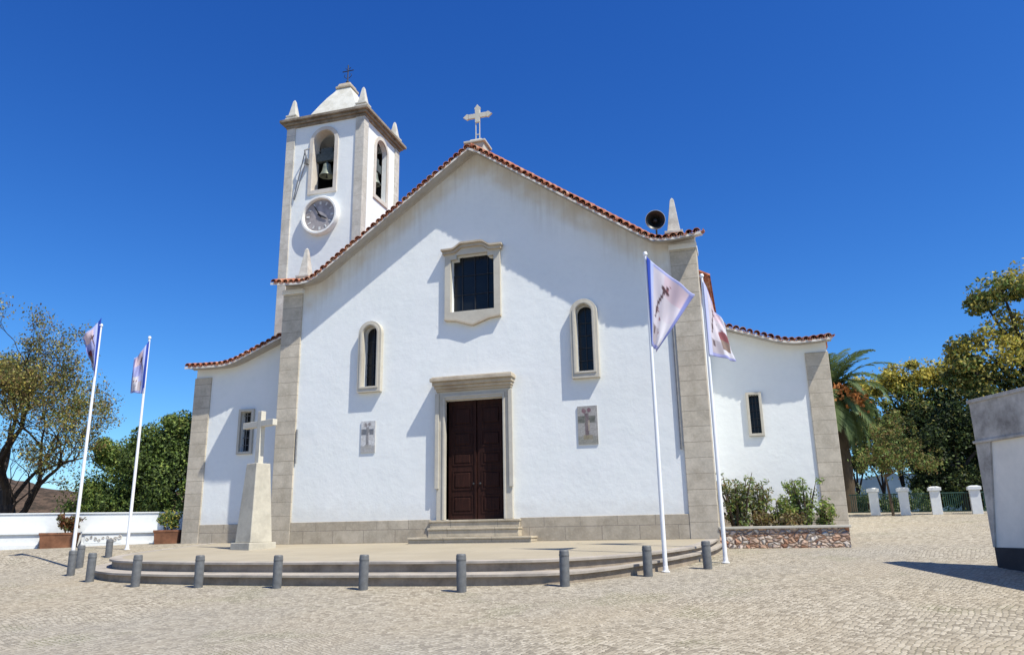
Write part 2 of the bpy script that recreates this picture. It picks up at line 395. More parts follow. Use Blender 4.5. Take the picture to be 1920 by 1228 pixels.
def struct(o): o['kind'] = 'structure'; return o
XZ = lambda u, v, d: (u, d, v)
YZ = lambda u, v, d: (d, u, v)
XY = lambda u, v, d: (u, v, d)
def catmull(pts, n=8):
    out = []; P = [pts[0]]+list(pts)+[pts[-1]]
    for i in range(1, len(P)-2):
        a, b, c, d = (np.array(P[i+k], float) for k in (-1, 0, 1, 2))
        for k in range(n):
            t = k/n; out.append(tuple(0.5*((2*b)+(-a+c)*t+(2*a-5*b+4*c-d)*t*t+(-a+3*b-3*c+d)*t**3)))
    out.append(tuple(pts[-1])); return out

# ------------------------------------------------------------------ terrain
def sm(t): t = min(max(t, 0.0), 1.0); return t*t*(3-2*t)
def street(y):
    if y < 10: return -1.6625+.02*(y-10)
    if y <= 39: return -.65+.075*(y-23.5)
    return .5125-.02*min(y-39, 120)
def terr(y): return -.33+.049*(y-24)
def ground(x, y):
    k = sm((y-18.5)/4)*sm((-x-17.2)/2.6)*(1-sm((y-30)/8))
    return street(y)*(1-k)+terr(y)*k
def axis(a, b, fine, lo, hi):
    out = []; v = lo
    while v < hi: out.append(v); v += fine
    out.append(hi); step = fine; v = lo
    L = []
    while v > a: step *= 1.5; v -= step; L.append(max(v, a))
    step = fine; v = hi; H = []
    while v < b: step *= 1.5; v += step; H.append(min(v, b))
    return L[::-1]+out+H
xs = axis(-2500, 2500, 0.5, -36, 16); ys = axis(-400, 3000, 0.5, 4, 42)
mb = MB(); mb.add([(x, y, ground(x, y)) for y in ys for x in xs]); NX = len(xs)
for j in range(len(ys)-1):
    for i in range(NX-1): mb.face((j*NX+i, j*NX+i+1, (j+1)*NX+i+1, (j+1)*NX+i))
struct(mb.build('ground', 'cobbles', smooth=True))

def hill(name, mat, pts, depth, seed):
    """ridge line pts (x,y,z) with a front and a back slope"""
    r = random.Random(seed); line = catmull(pts, 14); mb = MB(); rows = 7
    for i, p in enumerate(line):
        d = Vector((p[0], p[1], 0)).normalized()
        for k in range(-rows, rows+1):
            q = Vector((p[0], p[1], 0))+d*(depth*k/rows); h = p[2]*(1-(abs(k)/rows)**1.6)-4
            mb.v.append((q.x, q.y, h+r.uniform(-.03, .03)*p[2]+4*(1-abs(k)/rows)))
    W = 2*rows+1
    for i in range(len(line)-1):
        for k in range(W-1): mb.face((i*W+k, i*W+k+1, (i+1)*W+k+1, (i+1)*W+k))
    return struct(mb.build(name, mat, smooth=True))
hill('dry_hill', 'dry_hill', [(-320, 130, 14), (-230, 165, 20), (-190, 180, 13.5), (-172, 190, 14), (-150, 200, 12), (-120, 210, 10)], 70, 3)
hill('far_hills', 'far_hill', [(-80, 900, 14), (40, 900, 25), (110, 900, 46), (170, 890, 50), (260, 870, 40), (420, 840, 46), (700, 760, 40)], 200, 4)

# ------------------------------------------------------------------ church terrace with two curved steps
up_edge = [(-.97, 23.95), (-1.12, 22.3), (-1.5, 20.7), (-2.25, 19.25), (-3.2, 18.2), (-4.5, 17.45), (-6.3, 17.18), (-8.4, 17.12), (-10.4, 17.12), (-12.6, 17.2), (-14.6, 17.4),
           (-16.2, 17.75), (-17.4, 18.35), (-18.3, 19.35), (-18.8, 20.6), (-19.05, 22.0), (-19.2, 23.6), (-19.4, 25.6)]
U = catmull(up_edge, 6)
def offset(line, d):
    out = []
    for i, p in enumerate(line):
        a = np.array(line[max(i-1, 0)]); b = np.array(line[min(i+1, len(line)-1)]); t = (b-a)/np.linalg.norm(b-a)
        out.append((p[0]-t[1]*d, p[1]+t[0]*d))
    return out
def slab(name, line, back, drop, zoff, mat_top, mat_side, nose):
    zo = zoff if callable(zoff) else (lambda p: zoff)
    mb = MB(); poly = list(line)+back
    tri = tessellate_polygon([[Vector((p[0], p[1], 0)) for p in poly]])
    N = len(poly); n = mb.add([(p[0], p[1], terr(p[1])+zo(p)) for p in poly])
    mb.mi = 0
    for t3 in tri:
        A, B, C = (poly[i] for i in t3); q = t3 if (B[0]-A[0])*(C[1]-A[1])-(B[1]-A[1])*(C[0]-A[0]) > 0 else t3[::-1]
        mb.face(n+i for i in q)
    mb.mi = 1; L = len(line)
    # stone edging: a 0.34 m kerb course set 4 mm above the paving, with a vertical face
    inn = offset(line, -0.34)
    a = mb.add([(p[0], p[1], terr(p[1])+zo(p)+.004) for p in line]); b = mb.add([(p[0], p[1], terr(p[1])+zo(p)+.004) for p in inn])
    # rounded nosing 5 cm high that overhangs the riser by 7 cm
    rec = offset(line, -.075)
    rows = [[(p[0], p[1], terr(p[1])+zo(p)+.004-.05) for p in line], [(q[0], q[1], terr(p[1])+zo(p)+.004-.055) for p, q in zip(line, rec)], [(q[0], q[1], terr(p[1])+zo(p)-drop) for p, q in zip(line, rec)]]
    ids = [a]+[mb.add(r) for r in rows]
    for i in range(L-1):
        mb.face((a+i+1, a+i, b+i, b+i+1))
        for k, (g, h) in enumerate(zip(ids, ids[1:])):
            mb.mi = 2 if k == 2 else 1
            mb.face((g+i, g+i+1, h+i+1, h+i))
        mb.mi = 1
    return struct(mb.build(name, [mat_top, mat_side, 'riser_stone']))
slab('church_terrace', U, [(-15.5, 25.6), (-15.5, 24.6), (-1.2, 24.6), (-.97, 24.2)], 0.5, 0.0, 'paving', 'kerb_stone', 0)
def tread(p): return .16+.44*sm((-p[0]-1.6)/3.2)*(1-.45*sm((-p[0]-15.5)/2.5))
UL = U[:-14]; o1 = offset(UL, 1.0); oi = offset(UL, -.2)
low = [(p[0]+(q[0]-p[0])*tread(p), p[1]+(q[1]-p[1])*tread(p)) for p, q in zip(UL, o1)]
zlow = lambda p: -.235+.10*(1-sm((-p[0]-1.0)/3.0))
slab('terrace_step', low, oi[::-1], 0.75, zlow, 'kerb_stone', 'kerb_stone', 0)

# ================================================================== CHURCH
CH = empty('church', (-8.5, 24, -.33), 'large whitewashed church with a tiled gable, two side wings and a bell tower', 'church')
XC = -8.42
TILT = .34          # the verge tiles tip forward
def zt(x):
    a = abs(x-XC)
    if a < 5.88: return 13.17-.70*a
    z0 = 13.17-.70*5.88
    if a < 6.5:
        t = a-5.88; return z0-.70*(t-t*t/1.24)
    return z0-.217+.11*((a-6.5)/1.3)**2
def arch(cx, hw, z0, zs, n=14):
    return [(cx-hw, z0), (cx+hw, z0)]+[(cx+hw*math.cos(a), zs+hw*math.sin(a)) for a in [PI*k/n for k in range(n+1)]]
XL, XR = -16.03, -.95
WY = 24.0
def win_arch(cx, hw, z0, zs): return arch(cx, hw, z0, zs)
lw = (-12.36, .265, 4.93, 6.85); rw = (-4.66, .265, 4.90, 6.87)
cw_hole = [(-9.33, 7.33), (-7.74, 7.33), (-7.74, 9.25), (-7.96, 9.25), (-7.96, 9.40), (-9.11, 9.40), (-9.11, 9.25), (-9.33, 9.25)]
door_hole = [(-9.50, .36), (-7.49, .36), (-7.49, 4.27), (-9.50, 4.27)]
prof = []
N = 90
for k in range(N+1):
    x = XL+(XR-XL)*k/N; prof.append((x, zt(x)+.19))
face = [(XL, -1.2), (XR, -1.2)]+prof[::-1]
holes = [win_arch(*lw), win_arch(*rw), cw_hole, door_hole]
mb = MB(); mb.prism(face, WY, WY+1.0, lambda u, v, d: (u, d, v+(TILT*(d-WY) if v > zt(u)-.3 else 0)), holes); mb.build('facade', 'whitewash', CH)
# nave behind the gable screen
mb = MB()
mb.prism([(XL+.03, -1.2), (XR-.03, -1.2), (XR-.03, 8.2), (XC, 12.3), (XL+.03, 8.2)], WY+1.0, 46, XZ); mb.build('nave', 'whitewash_plain', CH)
mb = MB()
for sx in (-1, 1):
    xe = (XR+.30) if sx == 1 else (XL-.30)
    poly = [(xe, 8.06), (XC, 12.45), (XC, 12.62), (xe, 8.23)]
    if sx == 1: poly = poly[::-1]
    mb.prism(poly, WY+1.5, 46.3, XZ)
nr = mb.build('nave_roof', 'roof_tile', CH)
mb = MB()
y = WY+1.55
while y < 45:                                   # barrel tile ends along the east eave
    c = (XR+.31, y, 8.20); ax = Vector((0, 1, 0)); n = len(mb.v)
    for xx in (XR+.36, XR-.35):
        for k in range(7):
            a = PI*k/6; mb.v.append((xx, y+.09*math.cos(a), 8.17+(.09*math.sin(a))+(XR+.36-xx)*.55))
    for k in range(6): mb.face((n+k, n+k+1, n+7+k+1, n+7+k))
    y += .21
mb.build('eave_tiles', 'roof_tile', nr)

def rake_tiles(fn, x0, x1, y0, y1, parent, step=.24, r=.115, tilt=TILT):
    """barrel tiles laid front to back along a curved verge, seen by their ends; mortar bed below"""
    P = [(x0+(x1-x0)*k/400, fn(x0+(x1-x0)*k/400)) for k in range(401)]
    s = [0.0]
    for a, b in zip(P, P[1:]): s.append(s[-1]+math.hypot(b[0]-a[0], b[1]-a[1]))
    tot = s[-1]; n = int(tot/step); mb = MB(); rr = random.Random(int(tot*100))
    for i in range(n):
        d = (i+.5)*tot/n; k = min(range(401), key=lambda q: abs(s[q]-d)); k = min(max(k, 1), 399)
        t = Vector((P[k+1][0]-P[k-1][0], 0, P[k+1][1]-P[k-1][1])).normalized(); nn = Vector((-t.z, 0, t.x))
        if nn.z < 0: nn = -nn
        yy = y0+rr.uniform(-.02, .015); R = r*rr.uniform(.94, 1.06)
        for (cx, up_, rad) in ((0.0, 1, R), (step/2, -1, R*.85)):
            base = Vector((P[k][0], 0, P[k][1]))+t*cx+nn*(.075 if up_ == 1 else .105); b = len(mb.v); m = 7
            for (rd, yv) in ((rad, yy), (rad-.018, yy), (rad, y1), (rad-.018, y1)):
                for j in range(m):
                    a = PI*j/(m-1); q = base+t*(rd*math.cos(a))+nn*(rd*math.sin(a)*up_); mb.v.append((q.x, yv, q.z+(yv-y0)*tilt))
            for j in range(m-1):
                mb.face((b+j, b+j+1, b+m+j+1, b+m+j)); mb.face((b+j+1, b+j, b+2*m+j, b+2*m+j+1)); mb.face((b+m+j, b+m+j+1, b+3*m+j+1, b+3*m+j))
    o = mb.build('roof_tiles', 'roof_tile', parent)
    mb = MB()
    poly = [(p[0], p[1]-.04) for p in P[::8]]+[(p[0], p[1]+.045) for p in P[::8]][::-1]
    mb.prism(poly, y0+.012, y1-.03, lambda u, v, d: (u, d, v+(d-y0)*tilt)); mb.build('mortar_bed', 'mortar', o)
    return o
rake_tiles(zt, XL-.20, XR+.24, 23.28, 25.25, CH)
# plastered soffit under the verge, sloping back into the wall
def soffit(P, rows, name, parent):
    mb = MB(); ids = [mb.add([(p[0], y, p[1]+dz) for p in P]) for y, dz in rows]
    for g, h in zip(ids, ids[1:]):
        for i in range(len(P)-1): mb.face((g+i, h+i, h+i+1, g+i+1))
    for e in (0, len(P)-1): mb.face([g+e for g in ids])
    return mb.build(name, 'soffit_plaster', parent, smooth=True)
P = [(XL+(XR-XL)*k/N, zt(XL+(XR-XL)*k/N)) for k in range(N+1)]
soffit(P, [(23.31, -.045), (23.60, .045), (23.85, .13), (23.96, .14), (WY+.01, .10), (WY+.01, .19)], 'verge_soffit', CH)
# corner pilasters and plinth
for a, b, z0, zz in ((XL-.03, XL+.78, -.6, 8.68), (XR-.80, XR+.03, -1.2, 8.68)):
    mb = MB(); mb.box(a, b, WY-.07, WY+.75, z0, zz); mb.build('pilaster', 'pilaster_stone', CH, bevel=.012)
    mb = MB(); mb.box(a-.03, b+.03, WY-.13, WY+.78, zz, zz+.17); mb.build('capital', 'bench_white', CH, bevel=.01)
for a, b in ((XL+.78, -10.03), (-6.97, XR-.80)):
    mb = MB(); mb.box(a, b, WY-.055, WY+.2, -.8, .39); mb.build('plinth', 'plinth_stone', CH, bevel=.012)
# east flank plinth
mb = MB(); mb.box(XR-.2, XR+.04, WY+.75, 45, -1.2, 1.35); mb.build('plinth', 'plinth_stone', CH)
# thin drain on the east edge of the facade, dark joint lines beside the pilasters
mb = MB(); mb.tube([(XR-.88, WY-.05, 6.6), (XR-.88, WY-.05, 2.3)], .035, 6); mb.build('drain_pipe', 'grille_metal', CH)
mb = MB(); mb.tube([(XL+.84, WY-.045, 3.6), (XL+.84, WY-.045, 2.4)], .03, 6); mb.build('drain_pipe', 'grille_metal', CH)

# --- arched side windows
def arched_window(cx, hw, z0, zs, ow, proj, zb):
    outer = arch(cx, ow, zb, zs); mb = MB()
    mb.prism(outer, WY-proj, WY+.012, XZ, [arch(cx, hw, z0, zs)])
    mb.prism(arch(cx, hw+.10, z0-.06, zs), WY-proj-.03, WY-proj-.003, XZ, [arch(cx, hw+.02, z0, zs)])
    f = mb.build('window', 'frame_stone', CH, bevel=.01)
    mb = MB(); mb.prism(arch(cx, hw+.02, z0-.02, zs), WY+.20, WY+.23, XZ); mb.build('pane', 'dark_glass', f)
    mb = MB()
    for zz in np.arange(z0+.4, zs+.1, .42): mb.box(cx-hw, cx+hw, WY+.17, WY+.195, zz, zz+.025)
    mb.box(cx-.012, cx+.012, WY+.165, WY+.195, z0, zs+hw-.02); mb.build('glazing_bar', 'iron', f)
    return f
arched_window(*lw, .45, .19, 4.74); arched_window(*rw, .45, .19, 4.68)
# --- central window
mb = MB()
top = []
def ctop(x):
    a = abs(x+8.53)
    if a > .66: return 9.62
    return 9.62+.19*sm((.66-a)/.34)
cx0, cx1 = -9.55, -7.51
def ptop(d, z): return [(cx0-d+(cx1-cx0+2*d)*k/40, ctop((cx0+(cx1-cx0)*k/40))+z) for k in range(41)]
bot = [(-9.55, 7.10), (-9.15, 7.06), (-8.75, 6.92), (-8.53, 6.85), (-8.31, 6.92), (-7.91, 7.06), (-7.51, 7.10)]
mb.prism(bot+ptop(0, -.16)[::-1], WY-.13, WY+.012, XZ, [cw_hole])
f = mb.build('window', 'frame_stone', CH, bevel=.01)
mb = MB()
mb.prism(ptop(.06, -.17)+ptop(.06, -.06)[::-1], WY-.22, WY+.013, XZ)
mb.prism(ptop(.10, -.058)+ptop(.10, .01)[::-1], WY-.29, WY+.014, XZ); mb.build('window_cornice', 'cornice_stone', f, bevel=.008)
mb = MB(); mb.prism([(p[0], p[1]-.06) for p in bot]+[(p[0], p[1]-.004) for p in bot][::-1], WY-.16, WY+.013, XZ); mb.build('window_apron', 'cornice_stone', f)
mb = MB(); mb.box(-9.36, -7.72, WY+.22, WY+.25, 7.30, 9.43); mb.build('pane', 'dark_glass', f)
mb = MB()
for x in (-9.0, -8.53, -8.06): mb.box(x-.010, x+.010, WY+.18, WY+.215, 7.33, 9.40)
for z in (8.0, 8.7): mb.box(-9.33, -7.74, WY+.185, WY+.214, z, z+.016)
mb.build('glazing_bar', 'iron', f)
# --- door with stone surround
mb = MB()
jl, jr = (-9.80, -9.50), (-7.49, -7.19)
mb.box(jl[0], jl[1], WY-.13, WY+.30, .36, 4.27); mb.box(jr[0], jr[1], WY-.13, WY+.30, .36, 4.27)
mb.box(jl[0], jr[1], WY-.13, WY+.30, 4.271, 4.56)
for a, b in ((jl[0]-.05, jl[0]+.09), (jr[1]-.09, jr[1]+.05)): mb.box(a, b, WY-.19, WY-.132, 1.35, 4.5)
mb.box(jl[1]-.085, jl[1]-.01, WY-.165, WY-.132, .36, 4.35); mb.box(jr[0]+.01, jr[0]+.085, WY-.165, WY-.132, .36, 4.35)
mb.box(jl[1]-.085, jr[0]+.085, WY-.165, WY-.131, 4.35, 4.43)
ds = mb.build('door_surround', 'frame_stone', CH, bevel=.012)
mb = MB()
for k, (z0, z1, pr, ex) in enumerate(((4.561, 4.64, .20, .02), (4.641, 4.74, .28, .05), (4.741, 4.86, .38, .09), (4.861, 4.98, .49, .135))):
    mb.box(jl[0]-ex, jr[1]+ex, WY-pr, WY+.02, z0, z1)
mb.box(jl[0]-.10, jr[1]+.10, WY-.40, WY+.021, 4.981, 5.03)
mb.build('door_cornice', 'cornice_stone', ds, bevel=.015)
for sx in (-1, 1):
    a, b = (-9.50, -8.503) if sx < 0 else (-8.487, -7.49)
    mb = MB(); mb.box(a, b, WY+.20, WY+.26, .36, 4.27)
    lf = mb.build('door_leaf', 'door_wood', CH, bevel=.008)
    mb = MB()
    ci = (a+b)/2; hwid = .36
    for z0, z1 in ((.55, 1.15), (1.30, 1.95), (2.10, 2.55), (2.70, 3.25), (3.40, 4.08)):
        mb.prism([(ci-hwid, z0), (ci+hwid, z0), (ci+hwid, z1), (ci-hwid, z1)], WY+.183, WY+.199, XZ, [[(ci-hwid+.05, z0+.05), (ci+hwid-.05, z0+.05), (ci+hwid-.05, z1-.05), (ci-hwid+.05, z1-.05)]])
        mb.obox((ci, WY+.185, (z0+z1)/2), (1, 0, 0), (0, 0, 1), (0, -1, 0), hwid-.09, (z1-z0)/2-.09, .014, .92)
    mb.box(b-.07, b-.002, WY+.155, WY+.199, .37, 4.26) if sx < 0 else None
    mb.build('door_panel', 'door_wood', lf, bevel=.006)
    mb = MB(); hx = (-8.60 if sx < 0 else -8.38); mb.lathe([(.0, 0), (.035, .005), (.04, .02), (.02, .05), (.035, .07), (.0, .085)], (hx, WY+.20, 1.5), (1, 0, 0), (0, 0, 1), (0, -1, 0), 10)
    mb.build('handle', 'iron', lf, smooth=True)
# door steps
for (x0, x1, y0, z0, z1) in ((-10.03, -6.97, 23.84, .112, .358), (-9.96, -6.93, 23.55, -.170, .112), (-10.5, -6.44, 23.22, -.50, -.171)):
    mb = MB(); mb.box(x0, x1, y0+.035, WY+.19, z0, z1-.07); mb.box(x0-.02, x1+.02, y0, WY+.192, z1-.069, z1); mb.build('door_step', 'step_stone', CH, bevel=.015)

# --- printed tile panels with a cross
def panel(x0, x1, z0, z1, pale):
    nx, nz = 24, 44; mb = MB(); y = WY-.035
    for k in range(nz+1):
        for i in range(nx+1): mb.v.append((x0+(x1-x0)*i/nx, y, z0+(z1-z0)*k/nz))
    cols = []
    r = random.Random(int(abs(x0)*10))
    def paint(u, v):
        sky_ = (0.33, 0.31, 0.285) if not pale else (0.56, 0.55, 0.54)
        c = sky_
        if v < .22: c = (0.25, 0.24, 0.20) if not pale else (0.37, 0.36, 0.35)
        if abs(u-.45) < .11 and .2 < v < .80: c = (0.14, 0.10, 0.10) if not pale else (0.23, 0.22, 0.22)
        if .56 < v < .75 and (.03 < u < .38 or .58 < u < .88): c = (0.115, 0.115, 0.09) if not pale else (0.14, 0.145, 0.16)
        if .36 < v < .62 and .5 < u < .6: c = (0.37, 0.30, 0.23) if not pale else (0.5, 0.47, 0.45)
        if math.hypot(u-.32, (v-.87)*1.7) < .11 or math.hypot(u-.58, (v-.89)*1.7) < .10: c = (0.18, 0.09, 0.10) if not pale else (0.24, 0.21, 0.21)
        if .12 < v < .24 and abs(u-.5) < .24: c = (0.24, 0.20, 0.12) if not pale else (0.36, 0.34, 0.31)
        k = r.uniform(.78, 1.2); return tuple(min(1, q*k) for q in c)
    n = nx+1
    for k in range(nz):
        for i in range(nx): mb.face((k*n+i, k*n+i+1, (k+1)*n+i+1, (k+1)*n+i))
    nf = len(mb.f)
    b = mb.add([(x0, y, z0), (x1, y, z0), (x1, y, z1), (x0, y, z1), (x0, WY+.01, z0), (x1, WY+.01, z0), (x1, WY+.01, z1), (x0, WY+.01, z1)])
    for q in ((0, 4, 5, 1), (1, 5, 6, 2), (2, 6, 7, 3), (3, 7, 4, 0)): mb.face(b+i for i in q)
    o = mb.build('tile_panel', 'tile_print', CH); me = o.data
    ca = me.color_attributes.new('print', 'FLOAT_COLOR', 'POINT')
    for vi in range(len(me.vertices)):
        if vi < n*(nz+1): c = paint((vi % n)/nx, (vi//n)/nz)
        else: c = (0.5, 0.48, 0.45)
        ca.data[vi].color = (*c, 1)
    o['label'] = 'pale grey tile panel painted with a cross' if pale else 'brown and grey tile panel painted with a cross'
panel(-12.66, -12.12, 2.66, 3.75, True); panel(-5.01, -4.37, 2.58, 3.80, False)

# --- side wings
def wing(side, y0, xin, xout, fn, zbot, win, frame_w):
    a, b = min(xin, xout), max(xin, xout); n = 40
    P = [(a+(b-a)*k/n, fn(a+(b-a)*k/n)+.055) for k in range(n+1)]
    hx0, hx1, hz0, hz1 = win
    mb = MB(); mb.prism([(a, zbot), (b, zbot)]+P[::-1], y0, y0+.5, XZ, [[(hx0, hz0), (hx1, hz0), (hx1, hz1), (hx0, hz1)]])
    # rest of the wing body behind, kept clear of the facade wall
    mb.prism([(a, zbot), (b, zbot)]+P[::-1], y0+.5, 44, XZ)
    wg = mb.build('side_wing', 'whitewash_plain', CH)
    eo = .18*(1 if side > 0 else -1)
    x0 = a+(.0 if side > 0 else -.18); x1 = b+(.18 if side > 0 else 0)
    rt_ = rake_tiles(fn, x0, x1, y0-.56, y0+1.2, wg, tilt=.20)
    P2 = [(x0+(x1-x0)*k/n, fn(x0+(x1-x0)*k/n)) for k in range(n+1)]
    mb = MB(); mb.prism([(p[0], p[1]+.053) for p in P2]+[(p[0], p[1]+.33) for p in P2][::-1], y0+1.2, 44.4, XZ); mb.build('wing_roof', 'roof_tile', wg)
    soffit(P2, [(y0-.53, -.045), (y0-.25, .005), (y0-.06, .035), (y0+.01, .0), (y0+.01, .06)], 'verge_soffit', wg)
    # outer pilaster + plinth
    pz = fn(xout)-.34
    px0, px1 = (xout-.73, xout+.03) if side > 0 else (xout-.03, xout+.73)
    mb = MB(); mb.box(px0, px1, y0-.06, y0+.6, zbot, pz); mb.build('pilaster', 'pilaster_stone', wg, bevel=.012)
    mb = MB()
    if side < 0: mb.box(px1, xin, y0-.045, y0+.1, zbot, .40)
    else: mb.box(xin, px0, y0-.045, y0+.1, zbot, .40)
    mb.build('plinth', 'plinth_stone', wg, bevel=.012)
    mb = MB(); e = frame_w
    mb.prism([(hx0-e, hz0-e), (hx1+e, hz0-e), (hx1+e, hz1+e), (hx0-e, hz1+e)], y0-.10, y0+.012, XZ, [[(hx0, hz0), (hx1, hz0), (hx1, hz1), (hx0, hz1)]])
    f = mb.build('window', 'frame_stone', CH, bevel=.008)
    mb = MB(); mb.box(hx0, hx1, y0+.22, y0+.25, hz0, hz1); mb.build('pane', 'dark_glass', f)
    mb = MB()
    for k in range(1, 3): mb.box(hx0+(hx1-hx0)*k/3-.012, hx0+(hx1-hx0)*k/3+.012, y0+.1, y0+.124, hz0, hz1)
    for z in np.arange(hz0+.25, hz1, .28): mb.box(hx0, hx1, y0+.125, y0+.14, z, z+.02)
    mb.build('window_grille', 'grille_metal' if side < 0 else 'iron', f)
    return wg
LWY, RWY = 25.2, 28.0
def fl(x):
    a = -x
    if a > 19.35: return 6.36+.03*((a-19.35)/1.4)**2
    t = 19.35-a
    return 6.36+ (.20*t*t if t < 1.0 else .20+.40*(t-1.0))
def fr(x):
    if x > 2.2: return 6.10+.05*((x-2.2)/.9)**2
    t = 2.2-x
    return 6.10+(.19*t*t if t < .95 else .171+.361*(t-.95))
wing(-1, LWY, XL-.0, -20.66, fl, -.9, (-18.42, -17.95, 3.06, 4.58), .10)
wing(1, RWY, XR-.0, 3.03, fr, -.9, (.29, .63, 3.10, 4.45), .09)

# --- bell tower
TX0, TX1, TY0, TY1 = -19.06, -15.17, 28.0, 31.6
ZT = 18.28
TB = MB()
oc = (TX0+TX1)/2-.02; hwO, zsill, zspr = .55, 14.95, 17.35
oy = (TY0+TY1)/2
rect = [(TX0, 4), (TX1, 4), (TX1, ZT), (TX0, ZT)]
TB.prism(rect, TY0, TY0+.5, XZ, [arch(oc, hwO, zsill, zspr)])
TB.prism(rect, TY1-.4, TY1, XZ)
rect2 = [(TY0+.5, 4), (TY1-.4, 4), (TY1-.4, ZT), (TY0+.5, ZT)]
TB.prism(rect2, TX1, TX1-.22, YZ, [arch(oy, hwO, zsill, zspr)])
TB.prism(rect2, TX0+.4, TX0, YZ)
TB.box(TX0+.4, TX1-.22, TY0+.5, TY1-.4, 14.4, 14.6); TB.box(TX0+.41, TX1-.51, TY0+.51, TY1-.41, ZT-.2, ZT-.01)
tw = TB.build('bell_tower', 'whitewash_plain', CH)
mb = MB()
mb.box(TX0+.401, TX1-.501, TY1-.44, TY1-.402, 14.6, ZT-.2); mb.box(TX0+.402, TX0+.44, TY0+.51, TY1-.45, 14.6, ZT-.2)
mb.build('belfry_shade', 'interior_shade', tw)  # near-black sheets on the inner walls stand in for the belfry's shade
for (x0, x1, y0, y1) in ((TX0-.06, TX0+.38, TY0-.06, TY0+.38), (TX1-.38, TX1+.06, TY0-.06, TY0+.38), (TX1-.38, TX1+.06, TY1-.38, TY1+.06), (TX0-.06, TX0+.38, TY1-.38, TY1+.06)):
    mb = MB(); mb.box(x0, x1, y0, y1, 4, ZT-.02); mb.build('pilaster', 'tower_stone', tw, bevel=.012)
mb = MB()
for z0, z1, e in ((ZT-.02, ZT+.10, .10), (ZT+.101, ZT+.22, .20), (ZT+.221, ZT+.36, .32)): mb.box(TX0-e, TX1+e, TY0-e, TY1+e, z0, z1)
mb.build('cornice', 'tower_cornice_stone', tw, bevel=.02)
# arch frames
mb = MB()
mb.prism(arch(oc, hwO+.18, zsill-.20, zspr), TY0-.06, TY0+.011, XZ, [arch(oc, hwO, zsill, zspr)]); mb.prism(arch(oc, hwO+.03, zsill-.03, zspr), TY0+.012, TY0+.48, XZ, [arch(oc, hwO-.006, zsill+.006, zspr)]); mb.build('belfry_arch', 'belfry_stone', tw, bevel=.01)
mb = MB()
mb.prism(arch(oy, hwO+.18, zsill-.20, zspr), TX1+.06, TX1-.011, YZ, [arch(oy, hwO, zsill, zspr)]); mb.build('belfry_arch', 'belfry_stone', tw, bevel=.01)
# spire
zc = ZT+.361; tcx, tcy = (TX0+TX1)/2, (TY0+TY1)/2
mb = MB(); prof_s = [(0, 1.42), (.25, 1.36), (.7, 1.16), (1.2, .93), (1.7, .68), (2.15, .42), (2.3, .36)]
for (h0, w0), (h1, w1) in zip(prof_s, prof_s[1:]): mb.frustum(tcx, tcy, zc+h0, zc+h1, w0, w1)
mb.build('spire', 'spire_plaster', tw)
mb = MB(); mb.frustum(tcx, tcy, zc+2.30, zc+2.42, .42, .42); mb.frustum(tcx, tcy, zc+2.441, zc+2.62, .36, .30); mb.frustum(tcx, tcy, zc+2.621, zc+2.75, .22, .06)
mb.build('spire_cap', 'cornice_stone', tw, bevel=.02)
mb = MB(); zx = zc+2.74
mb.tube([(tcx, tcy, zx), (tcx, tcy, zx+1.05)], .028, 6); mb.tube([(tcx-.30, tcy, zx+.72), (tcx+.30, tcy, zx+.72)], .026, 6)
for s in (-1, 1):
    mb.tube([(tcx+s*.16, tcy, zx+.55), (tcx+s*.2, tcy, zx+.42), (tcx+s*.05, tcy, zx+.3)], .016, 5)
    mb.tube([(tcx+s*.05, tcy, zx+.80), (tcx+s*.14, tcy, zx+.90)], .016, 5)
mb.lathe([(.0, 0), (.07, .03), (.09, .09), (.06, .15), (0, .18)], (tcx, tcy, zx), n=10); mb.build('spire_cross', 'iron', tw)
def pinnacle(cx, cy, z, s, mat, parent, tall=1.0):
    mb = MB()
    mb.frustum(cx, cy, z, z+.16*s, .27*s, .27*s); mb.frustum(cx, cy, z+.161*s, z+.22*s, .21*s, .21*s); mb.frustum(cx, cy, z+.221*s, z+.29*s, .25*s, .25*s)
    mb.frustum(cx, cy, z+.291*s, z+(.29+.95*tall)*s, .18*s, .055*s); mb.frustum(cx, cy, z+(.291+.95*tall)*s, z+(.37+.95*tall)*s, .055*s, .008)
    return mb.build('pinnacle', mat, parent, bevel=.01)
for sx in (0, 1):
    for sy in (0, 1):
        pinnacle(TX0+.14 if sx == 0 else TX1-.14, TY0+.14 if sy == 0 else TY1-.14, zc, 1.08, 'pinnacle_stone', CH, .80)
